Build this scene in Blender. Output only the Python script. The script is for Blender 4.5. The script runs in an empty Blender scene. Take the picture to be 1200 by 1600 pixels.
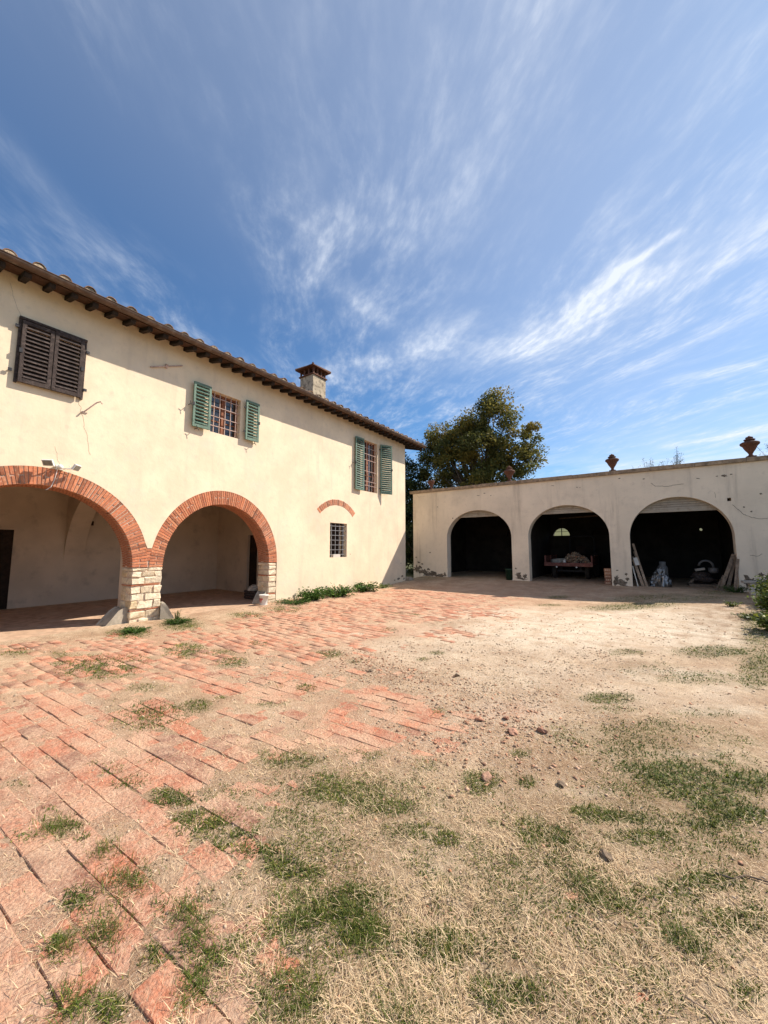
import bpy, bmesh, math, random
import numpy as np
from mathutils import Vector, Matrix
from mathutils.geometry import tessellate_polygon

# ---------------------------------------------------------------- camera, sky, sun, exposure
scene = bpy.context.scene
COL = scene.collection
cam_d = bpy.data.cameras.new("camera")
cam_d.sensor_fit = 'HORIZONTAL'; cam_d.sensor_width = 36.0
cam_d.lens = 36.0 * 577.0 / 1200.0
cam_d.clip_start = 0.05; cam_d.clip_end = 5000.0
cam = bpy.data.objects.new("camera", cam_d); COL.objects.link(cam)
cam.location = (0, 0, 1.6)
cam.rotation_euler = (math.radians(90 + 5.49), 0, math.radians(35.14))
scene.camera = cam

SUN = Vector((0.75, 1.0, 1.18)).normalized()
sun_el = math.asin(SUN.z); sun_az = math.atan2(SUN.x, SUN.y)      # clockwise from +y
sd = bpy.data.lights.new("sun", 'SUN'); sd.energy = 5.0; sd.angle = math.radians(0.53); sd.color = (1.0, 0.90, 0.77)
so = bpy.data.objects.new("sun", sd); COL.objects.link(so)
so.rotation_euler = SUN.to_track_quat('Z', 'Y').to_euler()

world = bpy.data.worlds.new("World"); scene.world = world
world.use_nodes = True
scene.view_settings.view_transform = 'Standard'; scene.view_settings.look = 'None'
scene.view_settings.gamma = 1.0; scene.view_settings.use_curve_mapping = False
scene.view_settings.exposure = 0.58

def build_world():
    nt = world.node_tree; N = nt.nodes; K = nt.links; N.clear()
    def nd(t, **kw):
        n = N.new(t)
        for k, v in kw.items(): setattr(n, k, v)
        return n
    def ma(op, a, b=None, c=None, clamp=False):
        n = nd('ShaderNodeMath', operation=op); n.use_clamp = clamp
        for i, s in enumerate((a, b, c)):
            if s is None: continue
            if isinstance(s, (int, float)): n.inputs[i].default_value = s
            else: K.new(s, n.inputs[i])
        return n.outputs[0]
    sky = nd('ShaderNodeTexSky', sky_type='NISHITA'); sky.sun_disc = False
    sky.sun_elevation = sun_el; sky.sun_rotation = sun_az
    sky.altitude = 150; sky.air_density = 1.0; sky.dust_density = 0.25; sky.ozone_density = 1.0
    tc = nd('ShaderNodeTexCoord'); sp = nd('ShaderNodeSeparateXYZ'); K.new(tc.outputs['Generated'], sp.inputs[0])
    z = ma('MAXIMUM', sp.outputs[2], 0.02)
    px = ma('DIVIDE', sp.outputs[0], z); py = ma('DIVIDE', sp.outputs[1], z)
    # the high cloud sheet: streaks run along (-.75,.66)
    c, s = -0.75, 0.66
    u = ma('ADD', ma('MULTIPLY', px, c), ma('MULTIPLY', py, s))
    v = ma('ADD', ma('MULTIPLY', px, -s), ma('MULTIPLY', py, c))
    def comb(a, b, c_=0.0):
        n = nd('ShaderNodeCombineXYZ')
        for i, q in enumerate((a, b, c_)):
            if isinstance(q, (int, float)): n.inputs[i].default_value = q
            else: K.new(q, n.inputs[i])
        return n.outputs[0]
    def noise(vec, scale, detail=6, rough=0.55, dist=0.0):
        n = nd('ShaderNodeTexNoise'); K.new(vec, n.inputs['Vector'])
        n.inputs['Scale'].default_value = scale; n.inputs['Detail'].default_value = detail
        n.inputs['Roughness'].default_value = rough; n.inputs['Distortion'].default_value = dist
        return n.outputs['Fac']
    def ramp(x, a, b):
        n = nd('ShaderNodeMapRange'); n.interpolation_type = 'SMOOTHSTEP'
        K.new(x, n.inputs[0]); n.inputs[1].default_value = a; n.inputs[2].default_value = b
        return n.outputs[0]
    warp = noise(comb(px, py, 3.1), 0.9, 1.5)
    w2 = ma('MULTIPLY', ma('SUBTRACT', warp, 0.5), 0.55)
    vv = ma('ADD', v, w2)
    fine = noise(comb(ma('MULTIPLY', u, 1.0), ma('MULTIPLY', vv, 2.2), 0.0), 2.6, 10, 0.66, 0.0)
    broad = noise(comb(ma('MULTIPLY', u, 0.5), ma('MULTIPLY', vv, 1.3), 5.0), 1.25, 4, 0.5)
    cover = ma('MULTIPLY', ramp(broad, 0.33, 0.62), ramp(fine, 0.38, 0.76))
    def seg(ax, ay, bx, by, w, amp):
        dx, dy = bx-ax, by-ay; L2 = dx*dx+dy*dy
        wx_ = ma('ADD', px, ma('MULTIPLY', w2, w*1.6)); wy_ = ma('SUBTRACT', py, ma('MULTIPLY', w2, w*1.6))
        qx = ma('SUBTRACT', wx_, ax); qy = ma('SUBTRACT', wy_, ay)
        t = ma('DIVIDE', ma('ADD', ma('MULTIPLY', qx, dx), ma('MULTIPLY', qy, dy)), L2, clamp=True)
        ex = ma('SUBTRACT', qx, ma('MULTIPLY', t, dx)); ey = ma('SUBTRACT', qy, ma('MULTIPLY', t, dy))
        d2 = ma('ADD', ma('MULTIPLY', ex, ex), ma('MULTIPLY', ey, ey))
        return ma('MULTIPLY', ma('EXPONENT', ma('MULTIPLY', d2, -1.0/(w*w))), amp)
    segs = [(0.55, 1.40, 0.08, 1.66, 0.10, 0.60), (0.08, 1.66, -0.42, 1.85, 0.15, 0.70), (-0.42, 1.85, -0.80, 1.62, 0.22, 0.75), (-0.80, 1.62, -1.50, 1.47, 0.10, 0.60),
            (0.14, 1.43, 0.0, 1.50, 0.022, 1.1), (0.0, 1.50, -0.20, 1.65, 0.04, 1.0), (-0.90, 1.03, -0.89, 1.28, 0.06, 0.6),
            (-0.68, 0.62, -0.94, 0.88, 0.07, 0.26), (-1.24, 0.10, -1.46, 0.40, 0.05, 0.30), (0.52, 2.78, 0.2, 2.75, 0.08, 0.6),
            (1.0, 4.3, 0.3, 4.55, 0.14, 0.9), (-0.55, 1.45, -0.78, 1.60, 0.03, 0.5), (-0.1, 0.55, -0.42, 0.95, 0.16, 0.16), (0.3, 2.2, 0.05, 2.45, 0.06, 0.5)]
    tot = None
    for g in segs:
        q = seg(*g); tot = q if tot is None else ma('ADD', tot, q)
    ripple = noise(comb(ma('MULTIPLY', u, 3.0), ma('MULTIPLY', vv, 7.0), 2.0), 5.0, 3, 0.5, 0.0)
    tex = ma('ADD', 0.18, ma('ADD', ma('MULTIPLY', ramp(fine, 0.25, 0.80), 0.60), ma('MULTIPLY', ramp(ripple, 0.35, 0.7), 0.22)))
    named = ma('MULTIPLY', tot, tex)
    base = ma('ADD', ma('MULTIPLY', ma('MULTIPLY', cover, ma('ADD', 0.6, ramp(ripple, 0.3, 0.75))), 0.34), ma('MULTIPLY', named, 0.56))
    veil = ma('ADD', 0.04, ma('MULTIPLY', ramp(px, -1.5, 0.2), 0.26))
    low = ma('MULTIPLY', ramp(z, 0.22, 0.04), 0.45)
    lowcloud = ma('MULTIPLY', ramp(noise(comb(ma('MULTIPLY', px, 0.25), ma('MULTIPLY', py, 0.25), 7.0), 1.4, 6, 0.6), 0.42, 0.7), ramp(z, 0.30, 0.10))
    fac = ma('ADD', ma('ADD', base, veil), ma('ADD', low, ma('MULTIPLY', lowcloud, 0.5)))
    fac = ma('MINIMUM', fac, 0.93)
    tint = nd('ShaderNodeMix', data_type='RGBA', blend_type='MULTIPLY'); tint.inputs['Factor'].default_value = 1.0
    K.new(sky.outputs[0], tint.inputs['A']); tint.inputs['B'].default_value = (0.60, 1.08, 1.46, 1)
    mix = nd('ShaderNodeMix', data_type='RGBA'); K.new(fac, mix.inputs['Factor'])
    K.new(tint.outputs['Result'], mix.inputs['A']); mix.inputs['B'].default_value = (9.6, 10.2, 11.2, 1)
    bg = nd('ShaderNodeBackground'); bg.inputs['Strength'].default_value = 0.066
    K.new(mix.outputs['Result'], bg.inputs['Color'])
    out = nd('ShaderNodeOutputWorld'); K.new(bg.outputs[0], out.inputs[0])
build_world()

# ---------------------------------------------------------------- helpers
R = random.Random(7)
rng = np.random.default_rng(11)
rad = math.radians

class MB:
    def __init__(self): self.v = []; self.f = []
    def add(self, vs, fs):
        o = len(self.v); self.v += [tuple(p) for p in vs]; self.f += [tuple(i+o for i in f) for f in fs]
    def box(self, x0, x1, y0, y1, z0, z1):
        self.hexa([(x0,y0,z0),(x1,y0,z0),(x1,y1,z0),(x0,y1,z0),(x0,y0,z1),(x1,y0,z1),(x1,y1,z1),(x0,y1,z1)])
    def hexa(self, p):
        self.add(p, [(0,3,2,1),(4,5,6,7),(0,1,5,4),(1,2,6,5),(2,3,7,6),(3,0,4,7)])
    def obox(self, c, ax, ay, az):
        c = Vector(c); ax = Vector(ax); ay = Vector(ay); az = Vector(az)
        self.hexa([c+sx*ax+sy*ay+sz*az for sz in (-1,1) for sx,sy in ((-1,-1),(1,-1),(1,1),(-1,1))])
    def bar(self, a, b, w, h=None, up=(0,0,1)):
        a = Vector(a); b = Vector(b); h = w if h is None else h
        d = (b-a); n = d.normalized(); u = Vector(up)
        if abs(n.dot(u)) > .95: u = Vector((1,0,0))
        s = n.cross(u).normalized(); t = s.cross(n).normalized()
        self.obox((a+b)/2, d/2, s*w/2, t*h/2)
    def tube(self, pts, rads, n=8, cap=True):
        pts = [Vector(p) for p in pts]
        if isinstance(rads, (int, float)): rads = [rads]*len(pts)
        rings = []; prev = None
        for i, p in enumerate(pts):
            d = (pts[min(i+1, len(pts)-1)] - pts[max(i-1, 0)]).normalized()
            if prev is None:
                u = Vector((0,0,1)) if abs(d.z) < .9 else Vector((1,0,0))
                s = d.cross(u).normalized()
            else:
                s = (prev - d*prev.dot(d)).normalized()
            prev = s; t = d.cross(s)
            rings.append([p + (s*math.cos(2*math.pi*k/n) + t*math.sin(2*math.pi*k/n))*rads[i] for k in range(n)])
        vs = [q for r in rings for q in r]; fs = []
        for i in range(len(pts)-1):
            for k in range(n):
                fs.append((i*n+k, i*n+(k+1)%n, (i+1)*n+(k+1)%n, (i+1)*n+k))
        if cap: fs.append(tuple(range(n))[::-1]); fs.append(tuple((len(pts)-1)*n+k for k in range(n)))
        self.add(vs, fs)
    def lathe(self, prof, c=(0,0,0), n=20, cap=True):
        vs = []; fs = []; m = len(prof)
        for r, z in prof:
            for k in range(n):
                a = 2*math.pi*k/n; vs.append((c[0]+r*math.cos(a), c[1]+r*math.sin(a), c[2]+z))
        for i in range(m-1):
            for k in range(n): fs.append((i*n+k, i*n+(k+1)%n, (i+1)*n+(k+1)%n, (i+1)*n+k))
        if cap: fs.append(tuple(range(n))[::-1]); fs.append(tuple((m-1)*n+k for k in range(n)))
        self.add(vs, fs)

ORG = {}
def tag(o, label=None, cat=None, group=None, kind=None):
    if label: o['label'] = label
    if cat: o['category'] = cat
    if group: o['group'] = group
    if kind: o['kind'] = kind
    return o
def link(o, parent=None):
    COL.objects.link(o)
    if parent is not None: o.parent = parent
    return o
def thing(name, label, cat, loc=(0,0,0), group=None):
    o = bpy.data.objects.new(name, None); o.empty_display_size = .2
    link(o); o.location = loc; ORG[o.name] = Vector(loc)
    return tag(o, label, cat, group)
def mesh_obj(name, me, m=None, parent=None):
    if m is not None: me.materials.append(m)
    o = bpy.data.objects.new(name, me); link(o, parent)
    return o
def obj(name, mb, m, parent=None, smooth=False, bevel=0.0, jitter=0.0, world=True, kind=None):
    me = bpy.data.meshes.new(name)
    org = ORG.get(parent.name, Vector((0,0,0))) if (parent is not None and world) else Vector((0,0,0))
    me.from_pydata([(p[0]-org.x, p[1]-org.y, p[2]-org.z) for p in mb.v], [], mb.f); me.update()
    if bevel > 0 or jitter > 0:
        bm = bmesh.new(); bm.from_mesh(me)
        if bevel > 0:
            bmesh.ops.bevel(bm, geom=[e for e in bm.edges if not e.is_boundary], offset=bevel, segments=1, affect='EDGES', clamp_overlap=True)
        if jitter > 0:
            for v in bm.verts: v.co += Vector((R.uniform(-1,1), R.uniform(-1,1), R.uniform(-1,1)))*jitter
        bm.to_mesh(me); bm.free()
    if smooth: me.shade_smooth()
    o = mesh_obj(name, me, m, parent)
    ORG[o.name] = org
    if kind: o['kind'] = kind
    return o
def copy_tree(o, parent=None):
    c = o.copy(); link(c)
    c.parent = parent
    for ch in o.children: copy_tree(ch, c)
    return c

# ---------------------------------------------------------------- numeric noise and ground masks
def _h(ix, iy, seed):
    n = (ix.astype(np.int64)*374761393 + iy.astype(np.int64)*668265263 + seed*1442695041) & 0xffffffff
    n = ((n ^ (n >> 13))*1274126177) & 0xffffffff
    return ((n ^ (n >> 16)) & 0xffff)/65535.0
def vnoise(x, y, seed=0):
    x = np.asarray(x, float); y = np.asarray(y, float)
    ix = np.floor(x); iy = np.floor(y); fx = x-ix; fy = y-iy
    fx = fx*fx*(3-2*fx); fy = fy*fy*(3-2*fy)
    a = _h(ix, iy, seed); b = _h(ix+1, iy, seed); c = _h(ix, iy+1, seed); d = _h(ix+1, iy+1, seed)
    return (a*(1-fx)+b*fx)*(1-fy) + (c*(1-fx)+d*fx)*fy
def fbm(x, y, s, o=4, seed=0):
    t = 0; a = .5; tot = 0
    for k in range(o):
        t = t + a*vnoise(x*s, y*s, seed+k*17); tot += a; a *= .5; s *= 2.03
    return t/tot
def ss(a, b, x):
    t = np.clip((np.asarray(x, float)-a)/(b-a), 0, 1); return t*t*(3-2*t)
GREEN=[(-2.58,1.30,0.135,0.095,0.090,-0.042,0.9),(-2.22,1.31,0.155,0.109,0.090,-0.050,0.9),(-1.82,1.33,0.168,0.118,0.074,-0.052,0.95),(-1.50,1.37,0.129,0.091,0.044,-0.039,0.8),(-1.69,1.96,0.273,0.192,0.092,-0.105,0.8),(-1.41,2.00,0.194,0.137,0.052,-0.074,0.7),(-1.15,1.94,0.148,0.104,0.038,-0.066,0.6),(-2.24,2.02,0.236,0.166,0.090,-0.079,0.7),(0.03,3.47,0.188,0.132,-0.005,-0.134,1.2),(0.19,3.29,0.205,0.144,-0.012,-0.132,1.2),(0.36,3.16,0.157,0.110,-0.017,-0.116,1.2),(0.46,3.64,0.180,0.127,-0.024,-0.154,1.1),(-0.37,2.68,0.095,0.067,0.007,-0.062,1.1),(-0.11,2.62,0.174,0.122,0.001,-0.077,0.9),(-2.96,1.19,0.142,0.100,0.078,-0.029,0.8),(-3.37,1.17,0.077,0.055,0.077,-0.025,0.8),(-0.49,2.35,0.087,0.061,0.018,-0.098,0.9),(-1.17,1.46,0.121,0.085,0.032,-0.039,0.8),(-0.25,2.03,0.186,0.131,0.006,-0.068,0.6),(0.12,2.44,0.226,0.159,-0.008,-0.088,0.7),(-1.47,0.92,0.082,0.057,0.065,-0.037,0.7),(-1.37,1.14,0.088,0.062,0.043,-0.034,0.5),(-0.78,1.73,1.062,0.748,0.315,-0.726,0.3),(0.08,3.14,0.600,0.422,-0.047,-0.815,0.42),(1.71,10.19,0.254,0.179,-0.345,-1.931,0.8),(1.24,7.41,0.220,0.155,-0.150,-0.822,0.9),(-0.21,3.91,0.446,0.314,0.010,-0.310,0.4),(-1.88,1.55,0.279,0.196,0.127,-0.101,0.4),(-1.18,1.92,0.237,0.167,0.059,-0.097,0.4),(-1.62,2.01,0.581,0.409,0.224,-0.275,0.36),(-1.63,1.44,0.332,0.234,0.268,-0.228,0.36),(0.12,2.26,0.320,0.225,-0.030,-0.303,0.36),(-1.54,0.96,0.257,0.181,0.268,-0.154,0.32),(-6.20,2.00,0.427,0.301,0.534,-0.164,1),(-6.14,2.40,0.226,0.159,0.278,-0.104,0.8),(-7.21,1.87,0.109,0.077,0.296,-0.073,0.6),(-8.04,1.54,0.226,0.159,0.392,-0.070,0.5),(-7.98,3.04,0.293,0.206,0.412,-0.152,1),(-8.00,4.02,0.305,0.215,0.594,-0.292,1),(-5.97,3.09,0.229,0.161,0.368,-0.185,1),(-5.94,2.81,0.141,0.099,0.105,-0.048,0.5),(-4.86,3.15,0.169,0.119,0.214,-0.136,1),(-5.41,4.00,0.123,0.087,0.142,-0.104,0.9),(-7.85,5.46,0.311,0.219,0.295,-0.203,0.8),(-7.76,6.54,0.409,0.288,0.318,-0.266,0.9),(-4.00,1.76,0.279,0.196,0.304,-0.127,0.85),(-3.80,2.12,0.117,0.082,0.135,-0.073,0.8),(-4.75,2.04,0.210,0.148,0.170,-0.070,0.35),(-3.22,1.20,0.091,0.064,0.108,-0.037,0.8),(-2.96,1.25,0.091,0.064,0.071,-0.028,0.8),(-3.09,1.42,0.063,0.044,0.054,-0.023,0.4),(-2.90,0.66,0.081,0.057,0.075,-0.014,0.6),(-3.07,0.81,0.051,0.036,0.058,-0.013,0.5),(-2.79,0.84,0.048,0.034,0.056,-0.015,0.6),(-2.62,0.85,0.040,0.028,0.050,-0.014,0.7),(-3.90,1.12,0.093,0.066,0.074,-0.019,0.4),(-2.21,0.71,0.062,0.044,0.093,-0.025,1),(-1.99,0.59,0.038,0.026,0.097,-0.024,0.8),(-2.11,0.90,0.035,0.025,0.058,-0.022,0.9),(-2.31,0.83,0.037,0.026,0.031,-0.010,0.5),(-1.88,0.91,0.028,0.020,0.052,-0.023,0.8),(-2.23,1.24,0.115,0.081,0.119,-0.062,0.7),(-1.90,1.33,0.129,0.091,0.103,-0.068,0.75),(-1.61,1.34,0.079,0.056,0.055,-0.044,0.9),(-2.35,1.99,0.168,0.118,0.110,-0.091,0.6),(-1.85,1.95,0.113,0.079,0.104,-0.108,0.6),(-1.55,1.95,0.125,0.088,0.066,-0.082,0.5),(-1.40,2.21,0.104,0.073,0.048,-0.077,0.4),(-1.01,2.56,0.117,0.083,0.050,-0.132,0.85),(-0.74,2.75,0.064,0.045,0.018,-0.071,0.7),(-0.88,3.08,0.065,0.046,0.017,-0.064,0.6),(-0.61,2.32,0.083,0.058,0.036,-0.149,0.8),(-0.46,2.19,0.091,0.064,0.014,-0.076,0.5),(-0.61,2.06,0.106,0.075,0.023,-0.086,0.4),(-0.24,2.71,0.180,0.126,0.004,-0.073,1.2),(-0.05,2.69,0.117,0.082,-0.001,-0.057,0.8),(0.10,3.43,0.256,0.180,-0.012,-0.203,1.2),(0.28,3.20,0.162,0.114,-0.016,-0.137,1.2),(0.52,3.64,0.100,0.070,-0.030,-0.172,1.2),(0.22,2.95,0.114,0.080,-0.008,-0.071,1),(0.47,3.21,0.062,0.044,-0.019,-0.102,0.9),(-0.18,3.37,0.095,0.067,0.003,-0.113,0.8),(-0.41,4.72,0.200,0.141,0.011,-0.155,1),(-0.31,6.89,0.224,0.157,0.007,-0.206,0.6),(-0.07,6.15,0.347,0.244,-0.001,-0.383,0.25),(0.85,7.76,0.482,0.340,-0.052,-0.421,0.9),(1.01,6.41,0.178,0.125,-0.069,-0.397,0.7),(-0.34,11.88,0.963,0.678,0.013,-0.617,0.9),(0.97,13.60,0.881,0.620,-0.059,-0.755,0.5),(-0.06,13.63,0.933,0.657,-0.001,-0.641,0.6),(-2.37,13.04,0.268,0.189,0.058,-0.329,0.8),(-2.24,11.20,0.290,0.204,0.048,-0.245,0.6),(-4.26,6.06,0.143,0.101,0.097,-0.139,0.8),(-3.96,4.21,0.157,0.110,0.139,-0.146,0.9),(-3.44,4.15,0.088,0.062,0.075,-0.090,0.8),(-3.26,3.10,0.090,0.064,0.087,-0.082,0.9),(-3.52,2.92,0.048,0.034,0.063,-0.051,0.6),(-3.80,2.37,0.056,0.039,0.063,-0.038,0.4),(-1.74,3.40,0.072,0.050,0.052,-0.102,0.5),(-2.68,4.79,0.067,0.047,0.044,-0.080,0.8),(-2.68,5.19,0.095,0.067,0.047,-0.092,0.7),(-4.59,7.86,0.151,0.106,0.086,-0.148,0.5),(-5.06,7.74,0.180,0.126,0.097,-0.149,0.4),(0.29,4.37,0.275,0.194,-0.013,-0.148,0.3),(-0.08,4.14,0.323,0.228,-0.001,-0.283,0.4),(-0.43,3.63,0.259,0.182,0.024,-0.255,0.35),(-1.20,1.36,0.112,0.079,0.047,-0.053,0.9),(-1.28,1.24,0.067,0.047,0.041,-0.038,0.6),(-1.06,1.33,0.109,0.077,0.040,-0.050,0.6),(-0.76,1.48,0.126,0.089,0.034,-0.070,0.9),(-1.07,1.53,0.097,0.068,0.054,-0.077,0.35),(-0.98,2.00,0.069,0.049,0.027,-0.057,0.8),(-1.04,1.76,0.159,0.112,0.058,-0.100,0.3),(-1.61,0.63,0.044,0.031,0.051,-0.017,0.9),(-1.58,0.87,0.062,0.044,0.052,-0.026,0.6),(-1.65,1.01,0.046,0.032,0.038,-0.022,0.5),(-1.46,0.84,0.058,0.041,0.040,-0.021,0.6),(-1.68,0.80,0.029,0.020,0.050,-0.021,0.6),(-1.28,0.95,0.048,0.034,0.035,-0.024,0.5),(-1.21,0.95,0.037,0.026,0.032,-0.023,0.5),(-0.50,1.46,0.112,0.079,0.021,-0.068,0.8),(-0.39,1.68,0.102,0.072,0.012,-0.060,0.4),(-0.19,1.88,0.147,0.104,0.004,-0.070,0.35),(0.01,2.29,0.217,0.153,-0.004,-0.088,0.5),(0.23,2.30,0.157,0.111,-0.014,-0.097,0.7),(-0.07,1.83,0.097,0.069,-0.001,-0.046,0.45),(0.21,1.96,0.056,0.039,-0.011,-0.068,0.6),(0.38,2.81,0.068,0.048,-0.013,-0.078,0.4),(-0.21,2.21,0.125,0.088,0.004,-0.064,0.3),(-1.24,1.77,0.141,0.100,0.050,-0.071,0.3),(-1.47,1.61,0.113,0.080,0.060,-0.064,0.3),(-8.27,17.39,1.062,0.748,0.331,-0.699,0.7),(-8.68,15.78,0.626,0.441,0.492,-0.898,0.7),(1.93,15.88,0.661,0.465,-0.102,-0.795,0.7),(-0.12,3.73,0.460,0.324,0.003,-0.346,0.45),(0.26,3.68,0.343,0.242,-0.031,-0.312,0.6),(0.31,2.86,0.141,0.100,-0.026,-0.177,0.45),(-0.57,3.66,0.268,0.188,0.033,-0.241,0.4),(0.50,6.11,0.514,0.362,-0.029,-0.294,0.4),(-0.34,4.43,0.207,0.145,0.008,-0.135,0.4),(0.48,4.27,0.259,0.182,-0.022,-0.164,0.35),(-5.43,3.30,0.320,0.225,0.195,-0.116,0.4),(-3.25,2.56,0.161,0.114,0.078,-0.060,0.35),(-1.90,2.36,0.203,0.143,0.067,-0.083,0.4),(-1.42,2.50,0.153,0.107,0.046,-0.083,0.4),(-0.84,2.22,0.121,0.085,0.024,-0.068,0.4),(-2.34,1.51,0.171,0.120,0.094,-0.058,0.4),(-3.57,0.76,0.071,0.050,0.075,-0.014,0.3),(-0.36,2.34,0.111,0.078,0.008,-0.065,0.4),(0.38,4.84,0.304,0.214,-0.014,-0.146,0.3)]
BRICK=[(-6.04,3.22,1.260,0.887,1.183,-0.616,0.65),(-3.87,3.04,0.900,0.633,0.646,-0.498,0.5),(-3.86,1.78,0.596,0.420,0.583,-0.256,0.55),(-4.24,4.58,0.766,0.539,0.603,-0.647,0.5),(-6.20,2.00,0.855,0.602,0.670,-0.205,0.6),(-2.97,3.67,0.514,0.362,0.284,-0.350,0.4),(-2.67,1.93,0.502,0.353,0.334,-0.233,0.45),(-3.93,0.93,0.608,0.428,1.832,-0.386,1.1),(-2.43,0.57,0.459,0.323,1.201,-0.230,1),(-2.62,1.16,0.487,0.343,0.592,-0.243,0.7),(-1.74,1.14,0.301,0.212,0.362,-0.222,0.6),(-5.92,1.59,0.707,0.498,0.724,-0.182,0.8),(-7.64,2.18,1.191,0.838,0.590,-0.161,0.45),(-4.81,2.66,0.473,0.333,0.391,-0.210,0.8),(-5.62,4.12,0.819,0.576,0.986,-0.712,0.8),(-5.90,5.57,1.210,0.852,1.556,-1.459,1),(-5.49,8.38,2.086,1.469,1.067,-1.632,0.8),(-5.91,12.42,2.080,1.464,0.856,-1.806,0.8),(-3.08,14.42,2.270,1.597,0.304,-1.454,0.5),(-2.43,3.34,0.252,0.178,0.284,-0.389,0.7),(-2.08,2.95,0.537,0.378,0.286,-0.407,0.75),(-1.52,2.80,0.212,0.149,0.074,-0.138,0.7),(-4.03,2.54,0.240,0.169,0.271,-0.166,0.7),(-3.34,1.99,0.527,0.371,0.359,-0.206,0.35),(-2.66,2.46,0.575,0.404,0.384,-0.348,0.35),(-3.34,1.46,0.502,0.353,0.420,-0.172,0.8),(-2.17,1.63,0.273,0.192,0.219,-0.158,0.35),(-1.53,0.88,0.306,0.215,0.206,-0.107,0.6),(-0.82,1.60,0.092,0.064,0.018,-0.036,0.9),(-1.02,1.45,0.069,0.048,0.023,-0.032,0.5),(-1.23,1.04,0.119,0.084,0.104,-0.083,0.5),(-1.27,0.85,0.107,0.076,0.056,-0.035,1),(-0.35,2.03,0.060,0.042,0.006,-0.042,0.5),(-3.20,6.41,0.586,0.413,0.232,-0.470,0.4),(-0.10,1.73,0.037,0.026,0.000,-0.027,0.6)]
STRAW=[(-1.04,1.48,0.978,0.688,0.464,-0.659,1),(-0.15,2.00,0.774,0.545,0.023,-0.711,0.9),(-2.75,1.04,0.289,0.203,0.196,-0.067,0.9),(-2.15,0.56,0.152,0.107,0.242,-0.051,0.9),(-1.75,0.58,0.168,0.118,0.142,-0.039,0.5),(-1.61,1.00,0.360,0.253,0.357,-0.205,0.6),(-1.45,2.06,0.866,0.610,0.287,-0.408,0.6),(-2.63,1.96,0.836,0.588,0.503,-0.363,0.5),(-3.36,2.90,1.054,0.742,0.601,-0.511,0.35),(-0.48,2.30,0.424,0.299,0.051,-0.286,0.3),(-4.34,1.99,0.448,0.316,0.553,-0.243,0.5),(-0.65,1.31,0.726,0.511,0.047,-0.098,1),(-2.04,1.11,0.326,0.229,0.245,-0.123,0.4)]
WHITE=[(0.20,3.84,0.243,0.171,-0.007,-0.092,0.4),(-0.36,2.90,0.137,0.096,0.006,-0.058,0.3),(-0.41,9.85,2.526,1.778,0.058,-1.752,0.8),(-3.22,5.30,0.766,0.539,0.286,-0.472,0.4),(0.19,6.03,0.791,0.556,-0.020,-0.417,0.6),(0.54,5.05,0.413,0.291,-0.025,-0.194,0.6),(-1.39,8.01,2.030,1.429,0.318,-1.930,0.8),(0.64,9.44,1.117,0.786,-0.147,-1.867,1),(0.93,8.73,0.546,0.384,-0.114,-0.964,1),(-2.71,5.66,0.936,0.659,0.529,-1.116,0.4),(-4.64,5.72,0.609,0.429,0.353,-0.435,0.4),(-0.13,5.06,0.802,0.564,0.004,-0.433,0.35),(0.63,5.70,0.410,0.288,-0.064,-0.501,0.4),(-1.29,5.14,0.811,0.571,0.157,-0.655,0.4),(-1.16,3.85,0.413,0.291,0.107,-0.369,0.3),(-4.97,1.35,0.323,0.227,0.402,-0.101,0.3),(-2.70,9.19,1.509,1.062,0.304,-1.055,0.6)]
PINK=[(-6.83,9.71,4.299,3.026,1.812,-2.574,0.7),(-4.02,13.75,3.783,2.662,0.826,-2.861,0.6),(-5.35,3.35,1.199,0.844,1.359,-0.834,0.5),(-4.07,3.86,0.904,0.636,0.962,-0.902,0.5),(-2.23,2.77,0.862,0.607,0.492,-0.606,0.6),(-2.77,0.80,0.651,0.458,2.387,-0.599,0.6),(-3.82,6.30,0.609,0.429,0.290,-0.479,0.7),(-1.16,3.85,0.310,0.218,0.064,-0.220,0.7)]
BROWN=[(-0.43,2.63,0.603,0.424,0.051,-0.371,0.7),(-2.08,1.94,0.371,0.261,0.170,-0.154,0.4),(-1.68,1.35,0.271,0.191,0.201,-0.155,0.4),(-0.59,1.69,0.442,0.311,0.069,-0.214,0.4),(-0.12,3.15,0.702,0.494,0.002,-0.244,0.6),(-1.03,2.77,0.305,0.215,0.055,-0.154,0.5),(-0.51,4.49,0.806,0.568,0.024,-0.251,0.4),(0.35,4.59,0.527,0.371,-0.023,-0.228,0.4),(-2.45,4.03,0.450,0.317,0.116,-0.191,0.4),(0.16,2.60,0.319,0.225,-0.012,-0.126,0.45),(-1.32,1.88,0.272,0.192,0.057,-0.081,0.35),(-0.56,3.01,0.445,0.313,0.054,-0.329,0.8),(-0.28,2.88,0.500,0.352,0.020,-0.282,0.7),(0.04,2.84,0.484,0.341,-0.015,-0.316,0.5),(-0.12,3.97,0.536,0.377,0.005,-0.532,0.35),(1.70,12.29,1.006,0.708,-0.559,-3.805,0.9),(1.12,8.35,0.681,0.479,-0.244,-1.660,0.4),(-0.25,17.68,5.095,3.586,0.031,-3.382,0.7),(-7.52,15.80,1.688,1.188,1.114,-2.352,0.6),(-2.97,3.67,1.028,0.724,0.255,-0.314,0.5),(-4.14,3.45,0.427,0.301,0.309,-0.254,0.4),(-0.48,2.02,0.351,0.247,0.046,-0.219,0.4),(-4.15,4.20,0.479,0.337,0.198,-0.198,0.5),(-3.59,7.20,0.330,0.232,0.147,-0.296,0.8)]
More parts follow.
